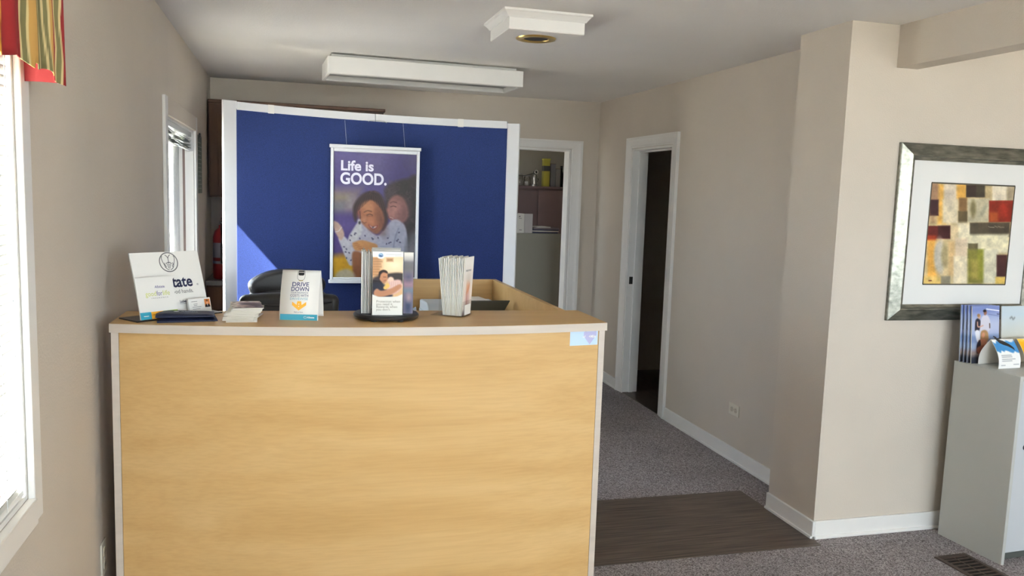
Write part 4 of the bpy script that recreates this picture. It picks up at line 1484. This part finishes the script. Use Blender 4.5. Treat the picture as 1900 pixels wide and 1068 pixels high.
# kitchen wall cabinets and counter at the back left
uc = thing('wall_cabinet', 'dark wooden wall cabinet behind the partition at back left', 'cabinet', (.07, 6.75, 1.497))
hwc = .65
box('body', DARKW, uc, -hwc, hwc, -.148, .168, 0, .70)
for k in range(3):
    x0 = -hwc + .01 + k * (2 * hwc - .02) / 3
    x1 = x0 + (2 * hwc - .02) / 3 - .008
    dr = box('door', DARKW, uc, x0, x1, -.168, -.149, .012, .688, .003)
    mb = MB().box(x0 + .06, x1 - .06, -.174, -.169, .08, .62)
    mb.build('raised_panel', DARKW, dr, bevel=.004)
    MB().lathe([(.006, 0), (.014, .012), (.012, .02)], 12, Matrix.Translation((x1 - .03, -.168, .07)) @ Matrix.Rotation(math.pi / 2, 4, 'X')).build('knob', BRASS, dr)
box('top_moulding', DARKW, uc, -hwc, hwc + .012, -.175, .168, .70, .725, .004)
lc = thing('base_cabinet', 'dark base cabinet with worktop at the back left wall', 'cabinet', (.07, 6.62, 0))
box('body', DARKW, lc, -hwc, hwc, -.28, .298, .1, .86)
box('toe_kick', BLACK, lc, -hwc, hwc, -.22, .298, 0, .1)
for k in range(3):
    x0 = -hwc + .01 + k * (2 * hwc - .02) / 3
    x1 = x0 + (2 * hwc - .02) / 3 - .008
    dr = box('door', DARKW, lc, x0, x1, -.30, -.281, .12, .66, .003)
    MB().lathe([(.006, 0), (.014, .012), (.012, .02)], 12, Matrix.Translation((x1 - .03, -.30, .6)) @ Matrix.Rotation(math.pi / 2, 4, 'X')).build('knob', BRASS, dr)
    dw = box('drawer_front', DARKW, lc, x0, x1, -.30, -.281, .68, .85, .003)
    MB().lathe([(.006, 0), (.014, .012), (.012, .02)], 12, Matrix.Translation(((x0 + x1) / 2, -.30, .765)) @ Matrix.Rotation(math.pi / 2, 4, 'X')).build('knob', BRASS, dw)
box('worktop', mat('grey_worktop', (.16, .155, .15), .4), lc, -hwc - .003, hwc + .01, -.32, .298, .86, .895, .004)
fe = thing('fire_extinguisher', 'red fire extinguisher with pale label on the back left worktop', 'extinguisher', (-.475, 6.46, .895))
RED = mat('shaded_red_enamel', (.20, .010, .012), .35)  # red deepened, shade of the dark corner put into the colour
MB().lathe([(.06, 0), (.068, .01), (.068, .31), (.055, .355), (.026, .38), (.026, .40)], 28).build('cylinder', RED, fe, smooth=True)
MB().lathe([(.0686, .16), (.0686, .27)], 28, cap=False).build('label_wrap', mat('shaded_label', (.22, .21, .25), .5), fe, smooth=True)  # white label greyed to carry the corner's shade
MB().lathe([(.0686, .115), (.0686, .135)], 28, cap=False).build('label_wrap', mat('shaded_label', (.22, .21, .25), .5), fe, smooth=True)
MB().box(-.014, .014, -.05, .06, .40, .43).box(-.01, .01, .02, .10, .44, .455).build('valve_handle', BLACK, fe, bevel=.003)
MB().tube([(0, -.04, .415), (0, -.09, .38), (0, -.085, .25), (0, -.08, .12)], .009, 8).build('hose', BLACK, fe, smooth='all')
cal = thing('hanging_list', 'dark green printed list hanging on the left wall past the window', 'list', (XL + .003, 6.03, 1.53))
box('sheet', mat('dull_green_paper', (.075, .10, .09), .6), cal, 0, .003, -.13, .13, 0, .39)
for k in range(12):
    box('text_line', mat('pale_text', (.25, .28, .26), .6), cal, .003, .0036, -.11, .08 + .03 * math.sin(k * 2.1), .03 + .028 * k, .036 + .028 * k)
box('clip', BLACK, cal, .0, .01, -.03, .03, .375, .405)

# ================================================================== BACK ROOM
fc = thing('filing_cabinet', 'grey metal filing cabinet inside the back room doorway', 'filing cabinet', (2.27, 7.99, 0))
box('body', mat('olive_grey_metal', (.34, .335, .28), .5), fc, -.33, .33, -.29, .29, .02, 1.218, .004)
box('plinth', BLACK, fc, -.32, .32, -.28, .28, 0, .02)
for k in range(4):
    d_ = box('drawer', mat('olive_grey_metal', (.34, .335, .28), .5), fc, -.336, -.3305, -.27, .27, .05 + .29 * k, .325 + .29 * k, .002)
    box('handle', GREYMETAL, d_, -.352, -.3365, -.07, .07, .24 + .29 * k, .255 + .29 * k)
bi = thing('ring_binder', 'white ring binder standing on the filing cabinet', 'binder', (2.235, 7.80, 1.2185))
box('spine', PAPER, bi, -.085, -.01, -.078, -.072, 0, .188, .002)
box('cover', mat('binder_vinyl', (.56, .545, .55), .45), bi, -.01, -.006, -.078, .16, 0, .188)
box('cover', mat('binder_vinyl', (.56, .545, .55), .45), bi, -.085, -.081, -.072, .16, 0, .188)
box('pages', PAPER2, bi, -.079, -.012, -.068, .15, .004, .182)
MB().box(-.004, -.0035 + .08, -.074, -.070, 0, .188).build('front_board', mat('binder_vinyl', (.56, .545, .55), .45), bi)
decal('spine_mark', [(-.07, .152), (-.05, .158), (-.052, .168), (-.062, .165)], lambda x, z, o: (x, -.0785 - o, z), GREYINK, bi)
decal('spine_text', [(-.066, .140), (-.036, .140), (-.036, .144), (-.066, .144)], lambda x, z, o: (x, -.0785 - o, z), GREYINK, bi)
decal('spine_text', [(-.06, .026), (-.032, .026), (-.032, .031), (-.06, .031)], lambda x, z, o: (x, -.0785 - o, z), GREYINK, bi)
for k, (m_, th_) in enumerate(((mat('dark_blue_file', (.03, .035, .08), .5), .014), (PAPER2, .012), (mat('dark_blue_file', (.03, .035, .08), .5), .012), (mat('mauve_file', (.25, .21, .23), .5), .016), (PAPER, .010))):
    z = 1.2185 + sum((.014, .012, .012, .016, .010)[:k])
    hw_ = .135 if k < 4 else .075
    fo = MB().box(-hw_, hw_, -.12, .12, 0, th_).build('paper_file', m_, loc=(2.452 - (.03 if k == 4 else 0) + .006 * (k % 2), 7.86, z), rz=.04 * (k - 2), bevel=.001)
    tag(fo, ('dark blue paper file at the bottom of the heap on the filing cabinet' if k == 0 else 'dark blue paper file in the middle of the heap on the filing cabinet') if k in (0, 2) else ('cream paper file in the heap on the filing cabinet', '', 'mauve paper file in the heap on the filing cabinet', 'small white booklet on top of the heap on the filing cabinet')[k - 1], 'file', 'heap of files on the filing cabinet')

hu = thing('storage_hutch', 'mauve brown storage hutch with a flat top against the back room wall', 'hutch', (2.65, 8.5, 0))
MAUVE = mat('mauve_laminate', (.20, .135, .135), .5, noise=(5, .06, (1, 1, 1), 3))
MAUVE2 = mat('mauve_laminate_dark', (.14, .092, .092), .5)
box('carcass', MAUVE, hu, -.62, .62, -.18, .24, 0, 1.655)
box('side_door', MAUVE2, hu, -.615, -.115, -.197, -.181, .02, 1.645, .002)
box('side_door', MAUVE, hu, -.11, .39, -.197, -.181, .02, 1.645, .002)
box('top_board', MAUVE2, hu, -.64, .64, -.215, .24, 1.656, 1.684, .003)
ZH = 1.6845


def hut(name, label, cat, x, y=8.36, group='things on top of the hutch'):
    return thing(name, label, cat, (x, y, ZH), 0, group)


yb = hut('yellow_carton', 'tall yellow carton with a dark band on the hutch', 'carton', 2.628)
box('body', mat('dull_yellow', (.40, .36, .05), .5), yb, -.034, .034, -.035, .035, 0, .275, .002)
box('dark_band', mat('dark_band', (.05, .05, .05), .5), yb, -.0345, .0345, -.0355, .0355, .16, .215)
box('lid', mat('bright_yellow', (.50, .46, .06), .5), yb, -.037, .037, -.038, .038, .2752, .29, .002)
for x, h_, w_, m_, nm, lab in ((2.70, .235, .028, mat('grey_blue_card', (.19, .19, .22), .5), 'grey_carton', 'tall grey-blue carton beside the yellow carton'),
                              (2.758, .185, .024, mat('pale_grey_card', (.24, .23, .23), .5), 'grey_carton', 'shorter pale grey carton at the right of the hutch top')):
    o_ = hut(nm, lab, 'carton', x)
    box('body', m_, o_, -w_, w_, -.03, .03, 0, h_, .002)
    box('flap', MAUVE2, o_, -w_, w_, -.031, .031, h_ + .0002, h_ + .006)
dkb = hut('dark_bottle', 'slim dark bottle behind the pale grey carton on the hutch', 'bottle', 2.815, 8.40)
MB().lathe([(.026, 0), (.028, .01), (.028, .13), (.012, .17), (.012, .20)], 18).build('glass_body', mat('dark_bottle_glass', (.02, .016, .014), .2), dkb, smooth=True)
MB().lathe([(.014, .2005), (.014, .222)], 14).build('cap', BLACK, dkb)
bx = hut('small_black_box', 'small flat black box at the right end of the hutch top', 'box', 2.86, 8.34)
box('body', BLACK, bx, -.035, .035, -.03, .03, 0, .022, .001)
box('lid', mat('dark_lid', (.03, .028, .028), .4), bx, -.036, .036, -.031, .031, .0222, .03, .001)
fg = hut('figurine', 'small silver and black figurine between the jar and yellow carton', 'figurine', 2.512, 8.36)
MB().lathe([(.038, 0), (.038, .012), (.022, .02), (.018, .05), (.028, .075), (.024, .10), (.012, .12)], 18).build('body', mat('silver_glaze', (.45, .43, .40), .25, metal=.6), fg, smooth=True)
MB().lathe([(.006, .118), (.022, .135), (.022, .15), (.008, .165)], 16).build('head', BLACK, fg, smooth=True)
MB().tube([(.02, 0, .09), (.036, 0, .07), (.024, 0, .045)], .005, 6).build('arm', BLACK, fg)
ga = hut('garland', 'dark string garland sagging along the front of the hutch top', 'garland', 2.36, 8.29)
ga.location.z = ZH + .115
MB().tube([(-.20 + .34 * i / 20, -.005 + .004 * math.sin(i), .03 - .045 * math.sin(math.pi * i / 20)) for i in range(21)], .004, 6).build('string', BLACK, ga)
for x in (-.205, .14):
    MB().tube([(x + .018 * math.cos(a_), -.005, .03 + .018 * math.sin(a_)) for a_ in np.linspace(0, 6.283, 15)], .005, 6).build('loop', mat('pale_loop', (.5, .47, .44), .4), ga)
    MB().tube([(x, 0, .012), (x, 0, -.1148)], .004, 6).build('stand', BLACK, ga)
for k, (x, h_) in enumerate(((2.27, .10), (2.36, .115), (2.44, .10))):
    jr = hut('glass_jar', ('small clear jar at the left end of the hutch top', 'wider clear jar in the middle of the hutch top', 'clear jar beside the silver figurine on the hutch')[k], 'jar', x, 8.42)
    MB().lathe([(.034, 0), (.036, .01), (.036, h_ - .02), (.028, h_)], 20).build('glass_body', clear_mat('jar_glass', (.75, .74, .72), .10), jr, smooth=True)
    MB().lathe([(.03, .004), (.032, h_ * .5)], 20).build('contents', mat('pale_contents', (.35, .32, .30), .6), jr)
    MB().lathe([(.03, h_ + .0002), (.03, h_ + .014)], 20).build('lid', mat('grey_lid', (.25, .24, .23), .4), jr)
# coat hook in the side room
hk = thing('coat_hook', 'small metal coat hook on the wall inside the dark side room', 'hook', (2.975, YB, 1.80))
box('plate', GREYMETAL, hk, -.012, .012, -.006, 0, -.06, .06, .002)
for z in (-.04, .03):
    MB().tube([(0, -.006, z), (0, -.05, z - .01), (0, -.065, z + .025)], .006, 6).build('hook', GREYMETAL, hk)

# ================================================================== FLOOR THINGS
mtt = MB().box(-.68, .56, -.36, .36, 0, .004).build('floor_mat', mat('dark_vinyl_plank', (.092, .068, .052), .5, noise=(3.2, .62, (1.1, 26, 1), 5)), loc=(1.865, 3.535, .0))
tag(mtt, 'dark brown wood-grain floor mat between desk and pillar', 'mat')
fg_ = thing('floor_register', 'brown metal floor register beside the grey cabinet', 'floor vent', (2.965, 2.78, 0), math.radians(2))
BRN = mat('brown_metal', (.055, .034, .026), .45)
rx, ry = .09, .18
mb = MB().box(-rx, -rx + .022, -ry, ry, 0, .006).box(rx - .022, rx, -ry, ry, 0, .006).box(-rx + .022, rx - .022, -ry, -ry + .026, 0, .006).box(-rx + .022, rx - .022, ry - .026, ry, 0, .006)
mb.build('frame', BRN, fg_, bevel=.002)
box('duct', mat('duct_dark', (.008, .006, .005), .8), fg_, -rx + .022, rx - .022, -ry + .026, ry - .026, .0002, .0008)
for k in range(11):
    y = -ry + .042 + k * .0275
    box('louver', BRN, fg_, -rx + .022, rx - .022, y - .0022 if k % 2 else y - .004, y + .0022 if k % 2 else y + .004, .001, .0045)
box('spine', BRN, fg_, -.003, .003, -ry + .026, ry - .026, .0008, .003)

# ================================================================== PICTURE
pc = thing('framed_picture', 'abstract painting of earthy blocks in a wide pewter frame', 'picture', (3.17, YP, 1.477))
fw_, fh_ = .43, .418
PEW = mat('pewter_frame', (.21, .21, .175), .34, metal=.85, noise=(14, .4, (1, 6, 3), 4))
ins = .078
prof = [(0, 0), (0, .014), (.004, .017), (ins * .70, .034), (ins * .76, .034), (ins * .80, .024), (ins, .019), (ins, 0)]      # (inwards, towards the room)
for M_, L in ((Matrix.Identity(4), fw_), (Matrix.Rotation(math.pi, 4, 'Y'), fw_), (Matrix.Rotation(math.pi / 2, 4, 'Y'), fh_), (Matrix.Rotation(-math.pi / 2, 4, 'Y'), fh_)):
    other = fh_ if L == fw_ else fw_
    vs = [(-L + p[0], -p[1], other - p[0]) for p in prof] + [(L - p[0], -p[1], other - p[0]) for p in prof]
    n = len(prof)
    MB().add(vs, [tuple(range(n)), tuple(range(2 * n - 1, n - 1, -1))] + [(i, n + i, n + (i + 1) % n, (i + 1) % n) for i in range(n)], M_).build('frame_side', PEW, pc)
box('mat_board', mat('mat_board_white', (.76, .76, .74), .7), pc, -fw_ + ins, fw_ - ins, -.012, -.008, -fh_ + ins, fh_ - ins)


def paint_abstract(X, Y):
    p = Paint(X, Y, (196, 176, 134))
    p.rect(140, 250, 590, 1010, (214, 160, 76), 12)
    p.rect(100, 260, 930, 1010, (214, 182, 108), 16)
    p.rect(230, 300, 100, 460, (210, 164, 84), 14)
    p.rect(380, 490, 100, 240, (206, 158, 78), 14)
    p.rect(160, 240, 90, 260, (128, 96, 78), 14, .8)
    p.rect(285, 400, 100, 250, (206, 194, 172), 12)
    p.rect(275, 410, 240, 450, (208, 196, 168), 12)
    p.ell(335, 200, 30, 80, (178, 168, 160), soft=30, alpha=.5)
    p.rect(160, 240, 240, 385, (58, 34, 38), 6)
    p.rect(170, 210, 380, 450, (130, 98, 74), 20, .7)
    p.rect(485, 660, 108, 222, (46, 36, 32), 5)
    p.rect(575, 660, 115, 222, (62, 58, 46), 6, .8)
    p.rect(720, 860, 115, 255, (212, 202, 180), 10)
    p.rect(660, 720, 115, 250, (172, 154, 116), 12)
    p.rect(860, 930, 120, 270, (150, 138, 120), 14, .7)
    p.rect(420, 495, 225, 350, (122, 94, 62), 8)
    p.rect(415, 500, 345, 452, (88, 76, 52), 6)
    p.rect(500, 700, 232, 445, (180, 172, 146), 7)
    p.ell(550, 325, 26, 78, (128, 120, 86), soft=10)
    p.ell(548, 325, 12, 60, (108, 100, 70), soft=8, alpha=.7)
    p.ell(640, 350, 18, 60, (152, 150, 130), .5, soft=10)
    p.rect(695, 920, 252, 445, (116, 34, 24), 5)
    p.rect(700, 780, 355, 440, (150, 74, 34), 14, .9)
    p.rect(790, 860, 290, 400, (146, 44, 30), 20, .7)
    p.rect(410, 560, 450, 660, (222, 212, 184), 20)
    p.rect(520, 890, 448, 580, (78, 70, 56), 6)
    p.rect(690, 890, 455, 570, (66, 58, 48), 14, .7)
    p.rect(130, 345, 475, 592, (86, 28, 26), 5)
    p.rect(235, 345, 475, 588, (50, 26, 28), 8, .8)
    p.rect(130, 220, 560, 605, (150, 52, 24), 10, .8)
    p.rect(350, 410, 470, 600, (204, 184, 146), 10)
    p.rect(500, 880, 555, 720, (218, 210, 178), 14)
    p.ell(248, 755, 50, 165, (176, 172, 160), soft=12)
    p.ell(295, 745, 32, 110, (150, 138, 100), soft=12, alpha=.9)
    p.rect(330, 385, 620, 930, (206, 172, 122), 14, .8)
    p.rect(390, 500, 590, 760, (204, 186, 160), 12)
    p.rect(375, 500, 750, 1000, (216, 204, 176), 10)
    p.rect(505, 595, 635, 770, (96, 88, 64), 6)
    p.rect(505, 655, 690, 1000, (122, 118, 56), 14)
    p.rect(590, 655, 690, 960, (130, 132, 50), 10, .8)
    p.rect(540, 600, 790, 960, (158, 144, 74), 18, .8)
    p.rect(650, 780, 690, 1000, (200, 196, 172), 14)
    p.rect(770, 870, 740, 940, (62, 34, 34), 7)
    p.rect(760, 850, 940, 1005, (206, 176, 92), 8)
    p.rect(262, 345, 930, 1005, (134, 128, 108), 8)
    p.noise(.10, (16, 20))
    p.noise(.05, (60, 70))
    for k in range(5):
        p.line([(690 + 30 * k, 485 + 6 * math.sin(k * 2)), (715 + 30 * k, 492)], 4, (190, 184, 160), soft=3, alpha=.7)
    p.rect(150, 180, 966, 976, (110, 40, 30), 3)
    d = np.minimum(np.minimum(X - 96 - (1010 - Y) * .09, 940 - (Y - 90) * .095 - X), np.minimum(Y - 92, 1008 - Y))
    return p


ax0, ax1, az0, az1 = 2.929 - 3.17, 3.418 - 3.17, 1.233 - 1.477, 1.716 - 1.477
picture('painting', 130, 150, lambda u, v: (ax0 + (ax1 - ax0) * u, -.0128, az1 + (az0 - az1) * v), [(180, 88), (935, 125), (850, 1010), (98, 1005)], paint_abstract, pc, MATTEPRINT)
mb = MB()
for q in ((ax0, ax1, az1 - .004, az1 + .003), (ax0, ax1, az0 - .003, az0 + .003), (ax0 - .002, ax0 + .0025, az0, az1), (ax1 - .003, ax1 + .002, az0, az1)):
    mb.box(q[0], q[1], -.0142, -.0125, q[2], q[3])
mb.build('dark_edge', mat('dark_olive_edge', (.05, .045, .03), .5), pc)

# ================================================================== GREY CABINET AT THE RIGHT
gc = thing('storage_cabinet', 'grey metal storage cabinet under the framed painting', 'cabinet', (3.097, 3.196, 0), math.radians(3))
CW, CD, CHh = .76, .37, .872
box('side_panel', GREYMETAL, gc, 0, .018, -CD, -.012, 0, CHh - .0, .002)
box('side_panel', GREYMETAL, gc, CW - .018, CW, -CD, -.012, 0, CHh, .002)
box('top_panel', GREYMETAL, gc, .0185, CW - .0185, -CD, -.012, CHh - .02, CHh, .002)
box('back_panel', GREYMETAL, gc, .0185, CW - .0185, -.03, -.012, .0, CHh - .021)
box('bottom_panel', GREYMETAL, gc, .0185, CW - .0185, -CD + .02, -.031, .06, .08)
box('kick_plate', PGD, gc, .0185, CW - .0185, -CD + .05, -CD + .056, 0, .06)
LG = mat('light_grey_door', (.50, .53, .56), .4)
for k, (x0, x1) in enumerate(((.020, CW / 2 - .002), (CW / 2 + .002, CW - .020))):
    dr = box('door', LG, gc, x0, x1, -CD + .004, -CD + .022, .055, CHh - .022, .002)
    xk = x0 + .055 if k == 0 else x1 - .055
    MB().lathe([(.014, 0), (.014, .006), (.010, .010)], 18, Matrix.Translation((xk, -CD + .004, .545)) @ Matrix.Rotation(math.pi / 2, 4, 'X')).build('lock', mat('dark_chrome', (.10, .10, .10), .25, metal=.9), dr)

ZG = CHh + .0002


def paint_couple(X, Y):
    p = Paint(X, Y, (150, 164, 206))
    p.rect(1750, 1900, 556, 580, (120, 136, 190), 10)
    p.rect(1750, 1900, 584, 618, (178, 188, 216), 12)
    p.rect(1750, 1900, 617, 632, (126, 146, 186), 3)
    p.rect(1750, 1900, 632, 644, (150, 166, 196), 4)
    p.rect(1750, 1900, 644, 664, (150, 134, 128), 4)
    p.rect(1750, 1900, 655, 675, (56, 58, 68), 4)
    p.line([(1825, 568), (1852, 572)], 2, (236, 238, 244))
    p.line([(1830, 578), (1852, 582)], 1, (100, 112, 160))
    p.line([(1848, 578), (1856, 579)], 1.6, (60, 66, 100))
    # man
    p.poly([(1816, 585), (1820, 580), (1828, 580), (1834, 590), (1836, 603), (1832, 612), (1816, 614), (1814, 598)], (206, 204, 216), 1.2)
    p.ell(1823, 575, 3.2, 4.6, (150, 104, 84), soft=.9)
    p.ell(1821.5, 571.5, 3.2, 2.6, (30, 24, 26), soft=.8)
    p.poly([(1817, 612), (1832, 610), (1832, 640), (1820, 640)], (190, 188, 196), 1.2)
    p.line([(1834, 596), (1835, 604)], 2, (90, 64, 56))
    # woman
    p.poly([(1804, 588), (1809, 585), (1814, 590), (1814, 600), (1812, 609), (1804, 609), (1803, 598)], (44, 42, 54), 1)
    p.ell(1811, 582, 3, 4, (206, 164, 140), soft=.9)
    p.ell(1809.5, 579.5, 3, 3, (160, 122, 84), soft=.9)
    p.poly([(1804, 609), (1813, 609), (1815, 628), (1809, 628)], (236, 236, 242), 1)
    p.line([(1808, 592), (1810, 601), (1820, 599)], 2.2, (210, 162, 140))
    # seated girl
    p.poly([(1816, 616), (1818, 609), (1826, 608), (1832, 614), (1834, 626), (1828, 632), (1818, 628)], (170, 132, 90), 1.2)
    p.ell(1822, 617, 3.5, 5, (206, 146, 116), soft=1)
    p.poly([(1812, 628), (1820, 624), (1830, 628), (1828, 640), (1814, 640)], (190, 128, 100), 1.2)
    p.poly([(1809, 634), (1816, 626), (1818, 646), (1810, 650)], (40, 36, 46), 1.2)
    p.poly([(1810, 640), (1826, 636), (1822, 650), (1812, 650)], (150, 92, 72), 1.5)
    return p


def paint_sky(X, Y):
    p = Paint(X, Y, (206, 214, 216))
    p.rect(-1, 2, -.2, .5, (188, 206, 220), .5, .8)
    p.rect(-1, 2, .55, 1.2, (214, 204, 180), .4)
    p.line([(.30, .22), (.36, .20), (.40, .24), (.46, .21)], .02, (96, 98, 104), soft=.02)
    p.rect(.0, 1, .9, 1.1, (120, 110, 100), .05)
    p.ell(.6, .72, .05, .08, (90, 80, 80), soft=.03)
    return p


GRM = 'magazines leaning on the cabinet top'
for k in range(4):
    M = Matrix.Translation((3.206 - .008 * k, 3.112 + .015 * k, ZG)) @ Matrix.Rotation(math.radians(4), 4, 'Z') @ Matrix.Rotation(-.09 + .006 * k, 4, 'X')
    mg = thing('magazine', 'brochure with a family on a beach standing in front on the cabinet' if k == 0 else ('beach brochure second in the row on the cabinet', 'beach brochure third in the row on the cabinet', 'beach brochure last in the row on the cabinet')[k - 1], 'brochure', group=GRM)
    mg.matrix_world = M
    wm, hm = .172, .272
    box('pages', PAPER if k == 0 else mat('blue_white_pages', (.40, .46, .60), .4), mg, -wm / 2, wm / 2, 0, .004, 0, hm)
    nx_, ny_ = (70, 110) if k == 0 else (16, 40)
    picture('cover', nx_, ny_, lambda u, v: ((u - .5) * wm, -.0006, hm * (1 - v)), [(1796, 562), (1851, 562), (1862, 672), (1798, 668)], paint_couple, mg)
M = Matrix.Translation((3.405, 3.130, ZG)) @ Matrix.Rotation(math.radians(3), 4, 'Z') @ Matrix.Rotation(-.10, 4, 'X')
mg = tag(empty('magazine'), 'pale brochure with a seagull in a hazy sky on the cabinet', 'brochure', GRM)
mg.matrix_world = M
box('pages', PAPER, mg, -.09, .09, 0, .004, 0, .268)
picture('cover', 40, 60, lambda u, v: ((u - .5) * .18, -.0006, .268 * (1 - v)), [(0, 0), (1, 0), (1, 1), (0, 1)], paint_sky, mg)

for k, (x, hue, lab) in enumerate(((3.217, (70, 140, 200), 'white arched tent card with blue splash and dark bike on the cabinet'), (3.378, (238, 178, 30), 'white arched tent card with yellow print at the right on the cabinet'))):
    ac, am, af = tent_card('arched_tent_card', lab, (x, 3.042 + .012 * k, ZG), math.radians(5), .138, .105, .128, .020, 'arched tent cards on the cabinet')

    def paint_arch(X, Y, hue=hue, k=k):
        p = Paint(X, Y, (240, 240, 238))
        if k == 0:
            pts = [(-.05, .05), (.1, .12), (.2, .04), (.4, .1), (.6, .03), (.85, .1), (1.05, .05), (1.05, .42), (.9, .44), (.82, .40), (.72, .45), (.6, .42), (.5, .38), (.4, .36), (.32, .40), (.22, .36), (.15, .43), (.05, .38), (-.05, .36)]
            p.poly(pts, hue, .02)
            p.poly([(.05, .0), (.15, .05), (.25, .0), (.45, .0), (.55, .07), (.65, .02), (.8, .08), (.9, .03), (.9, -.05), (.05, -.05)], (240, 240, 238), .03)
        else:
            p.rect(-.1, 1.1, .04, .52, hue, .03)
            p.poly([(-.1, .0), (.2, .1), (.3, .02), (.1, -.05)], (244, 200, 80), .03)
        for y_, a_, b_ in ((.52, .15, .6), (.58, .15, .62), (.66, .15, .75), (.72, .15, .6), (.88, .12, .3), (.86, .68, .92)):
            p.line([(a_, y_), (b_, y_)], .018, (110, 118, 130), soft=.012)
        return p
    picture('print', 44, 44, lambda u, v: am((u - .5) * .137, .128 * .985 * (1 - v), .0004), [(0, 0), (1, 0), (1, 1), (0, 1)], paint_arch, ac)
    if k == 0:
        bkd = mat('dark_bike_print', (.03, .026, .026), .5)
        for q in ([(-.055, .136), (-.040, .126), (-.028, .112), (-.010, .104), (.012, .098), (.034, .088), (.046, .080), (.044, .092), (.030, .104), (.012, .114), (-.004, .122), (-.020, .126), (-.034, .132), (-.046, .140)],
                  [(-.036, .128), (-.010, .132), (-.012, .136), (-.036, .133)], [(-.062, .142), (-.044, .136), (-.042, .139), (-.060, .146)]):
            mb = MB()
            mb.add([am(a_, min(b_, .1275), .0016) if b_ <= .1275 else (a_, -.003 - .0016, b_) for a_, b_ in q], [tuple(range(len(q)))])
            mb.build('bike_cutout', bkd, ac, solid=.0006)
